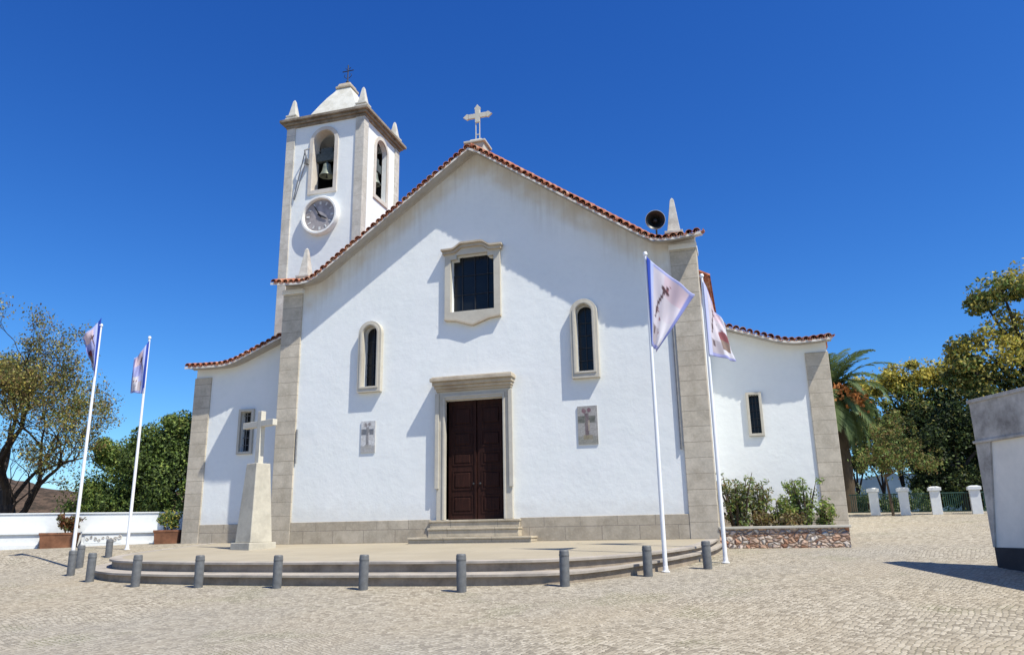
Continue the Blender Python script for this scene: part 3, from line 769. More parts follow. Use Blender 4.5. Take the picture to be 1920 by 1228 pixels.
# clock
ck = Vector((-17.10, TY0, 13.63))
mb = MB(); mb.lathe([(.91, -.012), (.91, .22), (.88, .27), (.80, .27), (.765, .22), (.765, .10)], ck, (1, 0, 0), (0, 0, 1), (0, -1, 0), 40)
clk = mb.build('clock', 'clock_white', CH, smooth=True)
mb = MB(); mb.lathe([(.0, .101), (.76, .102), (.76, .12), (.0, .121)], ck, (1, 0, 0), (0, 0, 1), (0, -1, 0), 40); mb.build('clock_face', 'clock_dial', clk)
for k in range(12):
    a = k*PI/6; d = Vector((math.sin(a), 0, math.cos(a))); p = Vector((math.cos(a), 0, -math.sin(a)))
    mb = MB(); mb.obox(ck+d*.60+Vector((0, -.13, 0)), p, d, (0, -1, 0), .028 if k % 3 else .045, .07, .008); mb.build('hour_mark', 'clock_mark', clk)
for ang, ln, wd in ((R_(118), .42, .045), (R_(-32), .62, .032)):
    d = Vector((math.sin(ang), 0, math.cos(ang))); p = Vector((d.z, 0, -d.x)); mb = MB()
    mb.prism([(-.12, -wd*.6), (0, -wd), (ln*.7, -wd*.8), (ln, 0), (ln*.7, wd*.8), (0, wd), (-.12, wd*.6)], .145, .165, lambda u, v, q: tuple(ck+d*u+p*v+Vector((0, -q, 0))))
    mb.build('clock_hand', 'iron', clk)
# striking hammer linkage left of the belfry arch
mb = MB()
mb.tube([(oc-.73, TY0-.08, 17.05), (oc-.80, TY0-.34, 16.85), (oc-.72, TY0-.30, 16.5), (oc-.82, TY0-.26, 16.2)], .035, 6)
mb.tube([(oc-.80, TY0-.30, 16.8), (oc-1.42, TY0-.07, 14.65)], .022, 6); mb.tube([(oc-.70, TY0-.30, 16.4), (oc-1.36, TY0-.07, 14.6)], .022, 6)
mb.box(oc-.86, oc-.70, TY0-.20, TY0-.061, 16.25, 16.5)
mb.build('hammer_linkage', 'grille_metal', tw)
# eave pinnacles, gable cross
pinnacle(-15.55, 24.55, 9.22, 1.12, 'pinnacle_stone', CH, 1.02); pinnacle(-1.60, 24.55, 9.15, 1.18, 'pinnacle_stone', CH, 1.05)
mb = MB(); mb.frustum(XC-.05, 24.4, 13.1, 13.75, .36, .34); mb.frustum(XC-.05, 24.4, 13.751, 13.84, .42, .42); mb.frustum(XC-.05, 24.4, 13.841, 13.98, .30, .22)
gp = mb.build('cross_pedestal', 'frame_stone', CH, bevel=.02)
gx, gy, gz = XC-.05, 24.4, 13.97
mb = MB()
for s in (-1, 1):
    mb.tube([(gx+s*.075, gy, gz), (gx+s*.075, gy, gz+.80)], .022, 6)
mb.box(gx-.095, gx+.095, gy-.045, gy+.045, gz+.80, gz+1.32)
mb.box(gx-.36, gx-.096, gy-.045, gy+.045, gz+.985, gz+1.165); mb.box(gx+.096, gx+.36, gy-.045, gy+.045, gz+.985, gz+1.165)
for c, d in (((gx, gy, gz+1.39), (0, 0, 1)), ((gx-.42, gy, gz+1.075), (-1, 0, 0)), ((gx+.42, gy, gz+1.075), (1, 0, 0))):
    c = Vector(c); d = Vector(d); p = Vector((d.z, 0, -d.x))
    mb.prism([(-.08, -.085), (.0, -.125), (.08, -.05), (.15, 0), (.08, .05), (.0, .125), (-.08, .085)], -.045, .045, lambda u, v, q: tuple(c+d*u+p*v+Vector((0, q, 0))))
mb.tube([(gx-.085, gy, gz+.30), (gx+.085, gy, gz+.30)], .02, 6)
mb.build('gable_cross', 'cross_stone', CH, bevel=.006)

# ------------------------------------------------------------------ bells (hang in the belfry)
def bell(c, label, ax):
    e = empty('bell', c, label, 'bell', 'bells in the belfry'); c = Vector(c)
    mb = MB(); mb.lathe([(.0, .62), (.12, .62), (.17, .57), (.19, .42), (.22, .25), (.28, .10), (.335, .02), (.335, 0), (.30, .0), (.22, .15), (.0, .5)], c, n=20); mb.build('bell_body', 'bronze', e, smooth=True)
    mb = MB(); mb.obox(c+Vector((0, 0, .95)), ax, Vector((0, 0, 1)).cross(Vector(ax)), (0, 0, 1), .55, .10, .20); mb.obox(c+Vector((0, 0, 1.27)), ax, Vector((0, 0, 1)).cross(Vector(ax)), (0, 0, 1), .30, .09, .12)
    mb.tube([c+Vector((0, 0, .60)), c+Vector((0, 0, .78))], .05, 6); mb.build('headstock', 'old_timber', e, bevel=.01)
    mb = MB(); mb.tube([c+Vector((0, 0, .4)), c+Vector((0, 0, -.02))], .018, 6); mb.lathe([(.0, -.10), (.05, -.07), (.05, -.02), (0, .02)], c, n=10); mb.build('clapper', 'iron', e)
bell((oc-.02, TY0+.35, 15.75), 'green grey bell hanging in the arch above the clock', (1, 0, 0))
bell((TX1-.35, oy, 15.75), 'bell in the sunlit side arch of the tower', (0, 1, 0))
# ------------------------------------------------------------------ loudspeaker on the verge
sp = Vector((-2.17, 24.25, 9.88)); d = Vector((.10, -.93, -.16)).normalized(); sx_ = d.cross(Vector((0, 0, 1))).normalized(); sy_ = sx_.cross(d)
e = empty('loudspeaker', (-2.2, 24.45, 9.2), 'black round horn loudspeaker on the roof edge beside the right pinnacle', 'loudspeaker')
mb = MB(); mb.lathe([(.05, -.32), (.09, -.30), (.10, -.12), (.15, -.02), (.22, .10), (.305, .20), (.318, .215), (.305, .21), (.21, .12), (.14, .02), (.07, -.05), (.0, -.05)], sp, sx_, sy_, d, 28, False); mb.build('horn', 'black_plastic', e, smooth=True)
mb = MB(); mb.lathe([(.308, .17), (.330, .205), (.330, .222), (.317, .224)], sp, sx_, sy_, d, 28, False); mb.build('rim', 'speaker_rim', e, smooth=True)
mb = MB(); mb.lathe([(.05, -.06), (.075, .06), (.05, .12), (.0, .14)], sp, sx_, sy_, d, 14); mb.build('driver_cone', 'iron', e, smooth=True)
mb = MB(); mb.tube([sp-d*.2, (sp.x, sp.y+.2, 9.65), (sp.x, sp.y+.2, 9.15)], .03, 8); mb.build('bracket', 'iron', e)

# ------------------------------------------------------------------ stone cross on the terrace
px_, py_ = -15.28, 21.95; pz_ = terr(py_); ra = R_(-20); ax = Vector((math.cos(ra), math.sin(ra), 0)); ay = Vector((-math.sin(ra), math.cos(ra), 0)); az = Vector((0, 0, 1))
e = empty('cross_monument', (px_, py_, pz_), 'pale stone cross on a tall tapering pedestal in front of the left wing', 'stone cross')
c0 = Vector((px_, py_, pz_))
mb = MB(); mb.obox(c0+az*.03, ax, ay, az, .50, .50, .17); mb.build('base_slab', 'pale_limestone', e, bevel=.02)
mb = MB(); mb.obox(c0+az*1.44, ax, ay, az, .405, .405, 1.24, .66); mb.build('pedestal', 'pale_limestone', e, bevel=.02)
mb = MB(); mb.obox(c0+az*3.54, ax, ay, az, .105, .095, .86, .95); mb.obox(c0+az*3.98+ax*.42, ax, ay, az, .315, .09, .10); mb.obox(c0+az*3.98-ax*.50, ax, ay, az, .395, .09, .10); mb.build('cross', 'cross_stone', e, bevel=.012)

# ------------------------------------------------------------------ bollards round the terrace
BOL = [(-18.76, 18.35, .70), (-19.72, 19.58, .66), (-16.9, 17.17, .74), (-19.93, 20.90, .55), (-14.7, 16.37, .76), (-12.79, 16.29, .745), (-10.61, 16.25, .735), (-8.31, 16.07, .75), (-5.92, 15.85, .77), (-3.9, 16.68, .745), (-2.33, 18.21, .67), (-1.08, 19.47, .64)]
BL = ['grey metal bollard just right of the base of the leftmost flagpole', 'grey bollard partly hidden behind the one at the leftmost flagpole', 'grey bollard at the left end of the curved steps, third from the left',
      'small far grey bollard between the two left flagpoles', 'grey bollard in front of the left bend of the steps, below the left wing', 'grey bollard left of the stone cross monument',
      'grey bollard just right of the stone cross monument', 'grey bollard midway between the stone cross and the church door', 'grey bollard in front of the church door, nearest to the viewer',
      'grey bollard below the right arched window', 'grey bollard just left of the foot of the tall right flagpole', 'rightmost grey bollard, between the two right flagpoles']
mb = MB(); mb.lathe([(.105, -.06), (.105, .69), (.100, .715), (.085, .73), (.0, .735)], n=20); bo = mb.build('bollard', 'bollard_paint', smooth=True)
bo.rotation_euler = (0, 0, 0)
mbb = MB(); mbb.lathe([(.1075, .60), (.1095, .605), (.1095, .645), (.1075, .65)], n=20); rg = mbb.build('bollard_band', 'bollard_paint', bo, smooth=True)
for i, (x, y, h) in enumerate(BOL):
    if i == 0: o, g = bo, rg
    else:
        o = bo.copy(); col.objects.link(o); g = rg.copy(); col.objects.link(g); g.parent = o
    o.location = (x, y, ground(x, y)); o.scale = (1.0, 1.0, h/.735); o.rotation_euler = (rnd.uniform(-.01, .01), rnd.uniform(-.015, .015), rnd.uniform(0, 3))
    tag(o, BL[i], 'bollard', 'grey bollards round the terrace')

# ------------------------------------------------------------------ flagpoles and flags
def flagpole(x, y, z, h, label):
    e = empty('flagpole', (x, y, z), label, 'flagpole', 'white flagpoles')
    mb = MB(); mb.tube([(x, y, z-.05), (x, y, z+h*.5), (x, y, z+h)], [.055, .048, .034], 14); mb.build('pole', 'white_paint', e, smooth=True)
    mb = MB(); mb.lathe([(.034, h), (.055, h+.01), (.06, h+.05), (.04, h+.09), (.0, h+.10)], (x, y, z), n=12); mb.build('finial', 'white_paint', e, smooth=True)
    mb = MB(); mb.lathe([(.10, 0), (.10, .02), (.065, .03), (.062, .12), (.05, .125)], (x, y, z), n=14); mb.build('base_collar', 'white_paint', e, smooth=True)
    return e
def flag(P, wave, label, style, seed, attach):
    """P = four corners A (top at pole) B (top free) C (bottom free) D (bottom at pole)"""
    A, B, C, D = (Vector(p) for p in P); nu, nv = 30, 64; mb = MB(); cols = []; r = random.Random(seed)
    nrm = (B-A).cross(D-A).normalized()
    specks = [(r.uniform(.2, .9), r.uniform(.08, .92), r.uniform(.02, .045)) for _ in range(6)]
    for k in range(nv+1):
        v = k/nv
        for i in range(nu+1):
            u = i/nu
            p = (A*(1-u)+B*u)*(1-v)+(D*(1-u)+C*u)*v
            p += nrm*(wave*u**.8*(math.sin(u*7.5+v*4.5+seed)+.45*math.sin(u*15-v*7+seed)))
            p.z -= .06*math.sin(PI*u)*(1-v)
            mb.v.append(tuple(p))
            c = (0.78, 0.72, 0.76) if seed == 7 else (0.50, 0.52, 0.80)
            if style == 2: c = (0.76, 0.70, 0.74)
            if u < (.16 if style == 2 or seed == 7 else .28): c = ((0.05, 0.11, 0.55) if u < (.10 if seed == 7 else .20) else (0.62, 0.68, 0.92)) if style != 2 else (0.68, 0.70, 0.90)
            elif v < .045: c = (0.50, 0.52, 0.78)
            elif v > .94: c = (0.42, 0.43, 0.70)
            elif u > .93: c = (0.28, 0.31, 0.62) if style != 2 else (0.78, 0.76, 0.80)
            else:
                uu, vv = (u-.16)/.77, v
                if vv > .72: c = (0.58, 0.52, 0.55)
                if vv > .58 and uu > .45: c = (0.80, 0.77, 0.80)
                if vv < .3 and uu > .3: c = (0.76, 0.62, 0.67)
                uc = .40-.85*(vv-.20)+.5*max(0, vv-.45)                                  # slanted cross
                if abs(uu-uc) < .035 and .16 < vv < .64: c = (0.13, 0.07, 0.08)
                if abs(uu-uc) < .14 and abs(vv-.235-.12*(uu-uc)) < .022: c = (0.13, 0.07, 0.08)
                if .06 < uu < .22 and .74 < vv < .84: c = (0.2, 0.15, 0.16)
                for sx, sy, sr in specks:
                    if math.hypot(uu-sx, (vv-sy)*1.9) < sr: c = (0.34, 0.13, 0.15)
                if style >= 1 and math.hypot((uu-.72), (vv-.62)*1.8) < .26: c = (0.34, 0.12, 0.13)
                if style >= 1 and .45 < uu < .95 and .66 < vv < .85: c = (0.33, 0.24, 0.20)
            cols.append(c)
    n = nu+1
    for k in range(nv):
        for i in range(nu): mb.face((k*n+i, k*n+i+1, (k+1)*n+i+1, (k+1)*n+i))
    o = mb.build('flag', 'flag_cloth', org=tuple(A), smooth=True); ca = o.data.color_attributes.new('print', 'FLOAT_COLOR', 'POINT')
    for i, c in enumerate(cols): ca.data[i].color = (*c, 1)
    sl = o.modifiers.new('thick', 'SOLIDIFY'); sl.thickness = .004
    return tag(o, label, 'flag', 'church banners on the flagpoles')
R3 = Vector((1, .0, 0))
FP = [(-20.05, 19.6, 7.62), (-20.55, 22.34, 7.43), (-2.01, 18.92, 7.8), (-.70, 20.58, 7.46)]
FLb = ['leftmost white flagpole, rising behind two bollards', 'white flagpole standing between the leftmost one and the church', 'tall white flagpole in front of the right pilaster, its foot beside a bollard', 'rightmost white flagpole, in front of the planting bed']
for (x, y, h), l in zip(FP, FLb): flagpole(x, y, ground(x, y), h, l)
FLAGS = [
 ([(-20.02, 19.55, 7.05), (-20.50, 19.30, 6.35), (-20.38, 19.75, 5.55), (-20.02, 19.55, 5.05)], .10, 'flag hanging limp from the leftmost flagpole, in front of the bare tree', 1, 3),
 ([(-20.51, 22.30, 6.95), (-20.86, 22.05, 6.25), (-21.12, 22.30, 5.05), (-20.51, 22.30, 4.98)], .09, 'flag hanging from the second flagpole from the left against the sky', 0, 5),
 ([(-1.98, 18.87, 6.76), (-.835, 19.25, 5.74), (-1.90, 19.0, 4.26), (-1.98, 18.87, 4.42)], .075, 'flag with a dark cross and blue edge, blown out over the right pilaster', 0, 7),
 ([(-.67, 20.53, 6.50), (-.34, 20.95, 5.50), (.02, 20.95, 4.26), (-.67, 20.53, 4.40)], .06, 'pale flag with a dark red patch on the rightmost flagpole', 2, 9)]
for a in FLAGS: flag(*a, None)

# ------------------------------------------------------------------ white boundary wall, benches, planters on the left
wd = Vector((.854, .520, 0)); wn_ = Vector((.520, -.854, 0)); w0 = Vector((-26.77, 22.84, 0))
def along(t, off=0.0, z=0.0): q = w0+wd*t+wn_*off; return Vector((q.x, q.y, z))
def wbox(mb, t0, t1, o0, o1, z0, z1):
    c = along((t0+t1)/2, (o0+o1)/2, (z0+z1)/2); mb.obox(c, wd, -wn_, (0, 0, 1), (t1-t0)/2, abs(o1-o0)/2, (z1-z0)/2); return mb
e = empty('boundary_wall', tuple(along(0, -.6, -.4)), 'long low whitewashed wall closing the square on the left, behind the benches', 'wall')
mb = MB(); wbox(mb, -14, 7.05, -.85, -.58, -1.2, .90); mb.build('wall', 'bench_white', e, bevel=.015)
mb = MB(); wbox(mb, -14.05, 7.0, -.89, -.54, .901, .955); mb.build('coping', 'bench_white', e, bevel=.012)
def bench(t0, t1, label, deco):
    z0 = -.42
    e = empty('bench', tuple(along((t0+t1)/2, -.28, z0)), label, 'bench', 'white masonry benches along the wall')
    mb = MB(); wbox(mb, t0, t1, -.575, -.07, -.8, .145); mb.build('bench_body', 'bench_white', e, bevel=.015)
    mb = MB(); wbox(mb, t0-.03, t1+.03, -.572, .0, .146, .235); mb.build('seat', 'bench_white', e, bevel=.015)
    mb = MB(); wbox(mb, t0+.001, t1-.001, -.06, .02, -.8, -.22+.0); mb.build('foot', 'bench_white', e, bevel=.01)
    if deco:
        mb = MB(); r = random.Random(4)
        wbox(mb, t0+.12, t0+1.42, -.069, -.045, -.20, .12); p = mb.build('tile_frieze', 'bench_white', e)
        mb = MB()
        for k in range(9):                                # grey scroll ornament
            t = t0+.22+k*.14; zc_ = -.04+.05*math.sin(k*1.7); rad = r.uniform(.05, .09); pts = []
            for j in range(15):
                a = j*.55*(1 if k % 2 else -1)+k; rr = rad*(1-j/20); pts.append(along(t+rr*math.cos(a), -.038, zc_+rr*math.sin(a)*1.1))
            mb.tube(pts, .014 if k < 6 else .022, 5)
        mb.build('scroll_ornament', 'concrete', p)
bench(-8.5, 1.24, 'white masonry bench running out of the left edge of the photo', False)
bench(2.66, 5.40, 'white masonry bench with a grey scroll frieze, between the two left flagpoles', True)
def trough(c, ang, L, W, H, label):
    e = empty('planter', c, label, 'planter', 'terracotta planters by the benches'); c = Vector(c)
    ax = Vector((math.cos(ang), math.sin(ang), 0)); ay = Vector((-ax.y, ax.x, 0)); az = Vector((0, 0, 1))
    mb = MB(); mb.obox(c+az*(H/2-.05), ax, ay, az, L/2*.9, W/2*.88, H/2+.0, 1.1); mb.build('box', 'terracotta_pot', e, bevel=.02)
    mb = MB()
    for s in (-1, 1):
        mb.obox(c+az*(H-.02)+ay*(s*(W/2-.03)), ax, ay, az, L/2+.02, .035, .045); mb.obox(c+az*(H-.02)+ax*(s*(L/2-.03)), ax, ay, az, .035, W/2-.066, .044)
    mb.build('rim', 'terracotta_pot', e, bevel=.01)
    mb = MB(); mb.obox(c+az*(H-.02), ax, ay, az, L/2-.07, W/2-.07, .02); mb.build('soil', 'soil', e)
    return c+az*H
p1c = along(1.96, .10); p1c.z = ground(p1c.x, p1c.y)
p2c = Vector((-21.45, 25.35, 0)); p2c.z = ground(p2c.x, p2c.y)
P1 = trough(tuple(p1c), R_(31), 1.25, .55, .52, 'long reddish brown terracotta planter beside the leftmost flagpole')
P2 = trough(tuple(p2c), R_(20), .95, .5, .48, 'brown terracotta planter at the outer corner of the left wing')

# ------------------------------------------------------------------ foliage tools
nr_ = np.random.default_rng(11)
class Leaves:
    def __init__(s): s.c = []; s.sz = []; s.m = []; s.up = []
    def clump(s, c, rad, n, size, mats, shell=.5, up=0.3):
        """n leaf faces inside an ellipsoid; shell pushes them outwards"""
        d = nr_.normal(size=(n, 3)); d /= np.linalg.norm(d, axis=1)[:, None]
        r = nr_.random(n)**(1/3*(1-shell)+.02)
        s.c.append(np.array(c)+d*r[:, None]*np.array(rad)); s.sz.append(size*nr_.uniform(.6, 1.35, n))
        s.m.append(nr_.choice(len(mats), n, p=None) if not isinstance(mats, dict) else nr_.choice(list(mats.keys()), n, p=np.array(list(mats.values()))/sum(mats.values())))
        s.up.append(d*.6+np.array([0, 0, up]))
    def build(s, name, mats, parent, aspect=.55):
        c = np.concatenate(s.c); sz = np.concatenate(s.sz); mi = np.concatenate(s.m); up_ = np.concatenate(s.up); n = len(c)
        nn = nr_.normal(size=(n, 3))*.75+up_; nn /= np.linalg.norm(nn, axis=1)[:, None]
        a = np.cross(nn, nr_.normal(size=(n, 3))); a /= np.linalg.norm(a, axis=1)[:, None]; b = np.cross(nn, a)
        k = nn*(sz*.12)[:, None]
        v = np.stack([c-a*sz[:, None], c+b*(sz*aspect)[:, None]+k, c+a*sz[:, None], c-b*(sz*aspect)[:, None]+k], 1).reshape(-1, 3)-np.array(ORG[parent] if parent is not None else (0, 0, 0))
        me = bpy.data.meshes.new(name); me.vertices.add(4*n); me.loops.add(4*n); me.polygons.add(n)
        me.vertices.foreach_set('co', v.ravel()); me.loops.foreach_set('vertex_index', np.arange(4*n, dtype=np.int32))
        me.polygons.foreach_set('loop_start', np.arange(0, 4*n, 4, dtype=np.int32)); me.polygons.foreach_set('loop_total', np.full(n, 4, dtype=np.int32))
        for q in mats: me.materials.append(MAT[q])
        me.polygons.foreach_set('material_index', mi.astype(np.int32)); me.update(calc_edges=True); me.validate()
        o = bpy.data.objects.new(name, me); col.objects.link(o)
        if parent is not None: o.parent = parent
        ORG[o] = ORG[parent] if parent is not None else Vector((0, 0, 0))
        return o
def grow(mb, p, d, L, r, lev, maxlev, rr, tips, spread=.6, lift=.12, kids=(2, 3), shrink=.74, sag=0.0):
    pts = [Vector(p)]; q = Vector(p); dd = Vector(d).normalized(); n = 5
    for k in range(n):
        dd = (dd+Vector((rr.gauss(0, .11), rr.gauss(0, .11), rr.gauss(0, .08)+lift*.12-sag*.1))).normalized(); q = q+dd*(L/n); pts.append(q.copy())
    mb.tube(pts, [r*(1-.38*k/n) for k in range(n+1)], 8 if lev < 2 else (5 if lev < 4 else 3), cap=(lev == maxlev))
    if lev >= maxlev-1: tips.append((pts[3], dd)); tips.append((pts[5], dd))
    if lev == maxlev: return
    for k in range(rr.randint(*kids)):
        az_ = rr.uniform(0, 2*PI); o = dd.orthogonal().normalized(); o = (o*math.cos(az_)+dd.cross(o)*math.sin(az_))
        nd = (dd*(1-spread*.45)+o*spread*rr.uniform(.6, 1.15)+Vector((0, 0, lift))).normalized()
        st = pts[5] if k < 2 else pts[rr.randint(2, 4)]
        grow(mb, st, nd, L*shrink*rr.uniform(.8, 1.15), r*.60, lev+1, maxlev, rr, tips, spread, lift, kids, shrink, sag)

# --- large half-bare tree at the left edge
tx, ty = -34.9, 30.0; tz = ground(tx, ty)-.1
e = empty('deciduous_tree', (tx, ty, tz), 'tall half bare tree with olive and brown leaves at the left edge', 'tree')
rr = random.Random(12); mb = MB(); tips = []
mb.tube([(tx+.25, ty, tz-.3), (tx+.05, ty, tz+.7), (tx-.25, ty, tz+1.7)], [.50, .40, .34], 12)
B0 = Vector((tx-.25, ty, tz+1.6)); B1 = Vector((tx+.3, ty, tz+.7))
K = dict(spread=.54, lift=.08, kids=(2, 3), shrink=.78)
grow(mb, B0, (-.40, .1, 1), 2.3, .26, 0, 7, rr, tips, **K)
grow(mb, B0, (.14, -.2, 1), 2.35, .23, 0, 7, rr, tips, **K)
grow(mb, B1, (.46, .05, 1), 2.3, .17, 0, 7, rr, tips, **K)
grow(mb, B0, (.5, .3, .9), 2.0, .13, 1, 7, rr, tips, **K)
grow(mb, B1, (.62, -.1, .75), 1.7, .09, 2, 7, rr, tips, **K)
grow(mb, B1, (.2, -.4, .9), 1.6, .08, 2, 7, rr, tips, **K)
mb.build('trunk', 'bark_dark', e, smooth=True)
lv = Leaves()
for p, d in tips:
    hi = (p.z-tz)/11.0
    n = 4 if hi < .42 else (6 if hi < .62 else 9)
    if rr.random() < .15: continue
    lv.clump(p, (.46, .46, .36), n, .062, {0: .38, 1: .30, 2: .10, 3: .22}, .3)
lv.build('crown', ['leaf_olive', 'leaf_brown', 'leaf_gold', 'leaf_oak'], e)

def bushy(name, label, base, H, clumps, per, size, mats, trunk_r, seed, barkm='bark_dark', trunk_h=None, cat='tree', group=None, sub=9, stems=1, crown='crown', r0=.42, dens=2.6):
    """crown of many uneven leaf clumps; clumps = (dx,dy,z,rx,ry,rz,matweights)"""
    rr = random.Random(seed); e = empty(name, base, label, cat, group); b = Vector(base); mb = MB()
    th = trunk_h or H*.4
    for sidx in range(stems):
        o = Vector((rr.uniform(-.25, .25), rr.uniform(-.2, .2), 0))*(0 if stems == 1 else 1)
        top = b+o*2.2+Vector((rr.uniform(-.15, .15), rr.uniform(-.15, .15), th))
        mb.tube([b+o+Vector((0, 0, -.2)), b+o*1.5+Vector((rr.uniform(-.05, .05)*th, 0, th*.5)), top], [trunk_r*1.25, trunk_r, trunk_r*.75], 9)
    for (dx, dy, z, rx, ry, rz, w) in clumps:
        c = b+Vector((dx, dy, z)); m_ = (top+c)/2+Vector((rr.uniform(-.2, .2), rr.uniform(-.2, .2), rr.uniform(.0, .3)))
        mb.tube([top-Vector((0, 0, .1)), m_, c], [trunk_r*.6, trunk_r*.38, trunk_r*.12], 6)
    mb.build('trunk' if cat == 'tree' else 'stem', barkm, e, smooth=True)
    lv = Leaves()
    for (dx, dy, z, rx, ry, rz, w) in clumps:
        for k in range(sub):
            a = rr.uniform(0, 2*PI); ph = math.asin(rr.uniform(-.75, 1)); q = rr.uniform(.35, 1.05)
            c = b+Vector((dx+rx*q*math.cos(a)*math.cos(ph), dy+ry*q*math.sin(a)*math.cos(ph), z+rz*1.15*q*math.sin(ph)))
            s = rr.uniform(.55, 1.2)*r0
            lv.clump(c, (rx*s, ry*s, (rz*.6+rx*.4)*s), int(dens*per*rr.uniform(.5, 1.3)), size*.62, w, .15)
        lv.clump(b+Vector((dx, dy, z)), (rx*1.32, ry*1.3, rz*1.35), int(dens*per*1.2), size*.62, w, .3)   # loose outer sprays
    lv.build(crown, mats, e); return e
G = ['leaf_green', 'leaf_bright', 'leaf_dark', 'leaf_oak', 'leaf_yellow', 'leaf_gold', 'leaf_olive', 'leaf_brown']
gz_ = lambda x, y: ground(x, y)-.05
# --- two dense green trees behind the wall
gw = {0: .36, 1: .06, 3: .40, 2: .18}
gw2 = {0: .46, 1: .16, 3: .30, 6: .08}
bx, by = -29.6, 31.0
bushy('broadleaf_tree', 'low bushy tree with yellowish top just right of the leftmost flagpole, behind the wall', (bx, by, gz_(bx, by)), 4.6,
      [(-1.5, 0, 1.6, 1.2, 1.3, 1.0, gw2), (-.3, .3, 2.6, 1.4, 1.4, 1.1, gw2), (.8, -.2, 1.5, 1.3, 1.3, 1.1, gw), (.0, -.5, 1.2, 1.6, 1.2, .9, gw), (1.0, .2, 3.6, 1.1, 1.2, .9, gw2), (-.5, .2, 3.9, 1.0, 1.0, .7, gw2)], 135, .12, G, .16, 21, sub=13, r0=.5, dens=3.0, group='green trees behind the left wall')
bx, by = -26.6, 31.2
bushy('broadleaf_tree', 'dense round green tree against the outer corner of the left wing', (bx, by, gz_(bx, by)), 5.8,
      [(-1.2, 0, 2.0, 1.4, 1.4, 1.2, gw), (.9, .0, 1.9, 1.6, 1.4, 1.4, gw), (-.8, .1, 3.9, 1.5, 1.4, 1.1, gw), (.9, .2, 4.1, 1.5, 1.4, 1.2, gw), (.1, -.4, 3.0, 1.7, 1.4, 1.2, gw), (.1, .2, 5.0, 1.2, 1.2, .7, gw2), (2.3, .2, 2.6, 1.2, 1.2, 1.2, gw), (2.4, .2, 4.3, 1.0, 1.0, .9, gw)], 150, .12, G, .2, 22, sub=13, r0=.5, dens=3.0, group='green trees behind the left wall')
# dry scrub in front of the hill
bx, by = -33.0, 36.0
bushy('shrub', 'brown dry scrub seen between the bare tree and the leftmost flagpole', (bx, by, gz_(bx, by)), 2, [(-1.6, 0, .9, 1.8, 1, .9, {0: .5, 1: .5}), (1.3, .4, 1.3, 1.5, 1, 1.0, {0: .6, 2: .4})], 60, .12, ['leaf_brown', 'leaf_olive', 'bark_dark'], .06, 23, cat='shrub', crown='foliage', stems=3)

# --- plants in the two planters
def small_plant(name, label, base, h, w, n, size, mats, wts, seed, group=None, stems=7, cat='plant', bark_='bark_brown', clump=.16, low=.25, crown='foliage'):
    rr = random.Random(seed); e = empty(name, base, label, cat, group); b = Vector(base); mb = MB(); lv = Leaves()
    for k in range(stems):
        a = rr.uniform(0, 2*PI); q = rr.uniform(.2, 1); hh = h*rr.uniform(.6, 1.0)
        s0 = b+Vector((.12*w*math.cos(a), .12*w*math.sin(a), -.04)); tip = b+Vector((w*.5*q*math.cos(a), w*.42*q*math.sin(a), hh)); mid = (s0+tip)/2+Vector((0, 0, .12*h))
        mb.tube([s0, mid, tip], [.022*h+.004, .016*h+.003, .006], 5)
        for j in range(6):
            f = low+(1.0-low)*(j+rr.random())/6; c = s0*(1-f)**2+mid*(2*f*(1-f))+tip*f*f
            lv.clump(c+Vector((rr.gauss(0, .06*w), rr.gauss(0, .06*w), 0)), (clump, clump, clump*.8), int(n/6*rr.uniform(.4, 1.5)), size, wts, .3)
    mb.build('stems', bark_, e); lv.build(crown, mats, e, .42); return e
small_plant('potted_plant', 'rusty red dry plant in the planter by the leftmost flagpole', (p1c.x+.30, p1c.y+.12, P1.z), .72, 1.05, 150, .06, ['leaf_red', 'leaf_brown', 'leaf_oak'], {0: .5, 1: .35, 2: .15}, 31, 'plants in the terracotta planters', 9, clump=.12)
small_plant('potted_plant', 'yellow green plant in the planter at the corner of the left wing', (p2c.x, p2c.y, P2.z), .75, 1.0, 150, .06, ['leaf_green', 'leaf_gold', 'leaf_oak'], {0: .4, 1: .25, 2: .35}, 32, 'plants in the terracotta planters', 9, clump=.13)

# ------------------------------------------------------------------ planting bed with rubble wall, right of the facade
e = empty('planting_bed', (.8, 24.0, -.7), 'planting bed with a reddish rubble wall and pale coping against the right wing', 'planting bed')
mb = MB(); mb.box(-.95, 2.60, 23.95, 24.28, -1.2, -.075); mb.box(2.30, 2.599, 24.281, 27.9, -1.2, -.076); mb.build('rubble_wall', 'rubble', e)
mb = MB(); mb.box(-.92, 2.66, 23.90, 24.32, -.074, .0); mb.box(2.26, 2.659, 24.321, 27.9, -.0745, -.001); mb.build('coping', 'coping_stone', e, bevel=.012)
mb = MB(); mb.box(-.92, 2.30, 24.281, 27.95, -1.1, -.14); mb.build('soil', 'soil', e)
SH = ['leaf_green', 'leaf_grey', 'leaf_olive', 'leaf_dry', 'leaf_brown', 'leaf_bright']
def bed(x, y, h, w, n, wts, seed, label, stems=12, size=.06):
    small_plant('shrub', label, (x, y, -.14), h, w, n, size, SH, wts, seed, 'shrubs in the planting bed', stems, 'shrub', 'bark_brown', .15, .12)
bed(-.35, 25.1, 1.75, 1.35, 120, {0: .35, 1: .3, 2: .25, 4: .1}, 41, 'tall loose green shrub beside the corner pilaster in the planting bed', 17)
bed(.28, 25.5, 1.55, 1.0, 90, {0: .3, 1: .3, 2: .2, 4: .2}, 42, 'open greyish shrub second from the pilaster in the planting bed', 12)
bed(.85, 25.0, 1.05, 1.0, 90, {0: .45, 5: .25, 2: .3}, 43, 'low green shrub in the middle of the planting bed', 12)
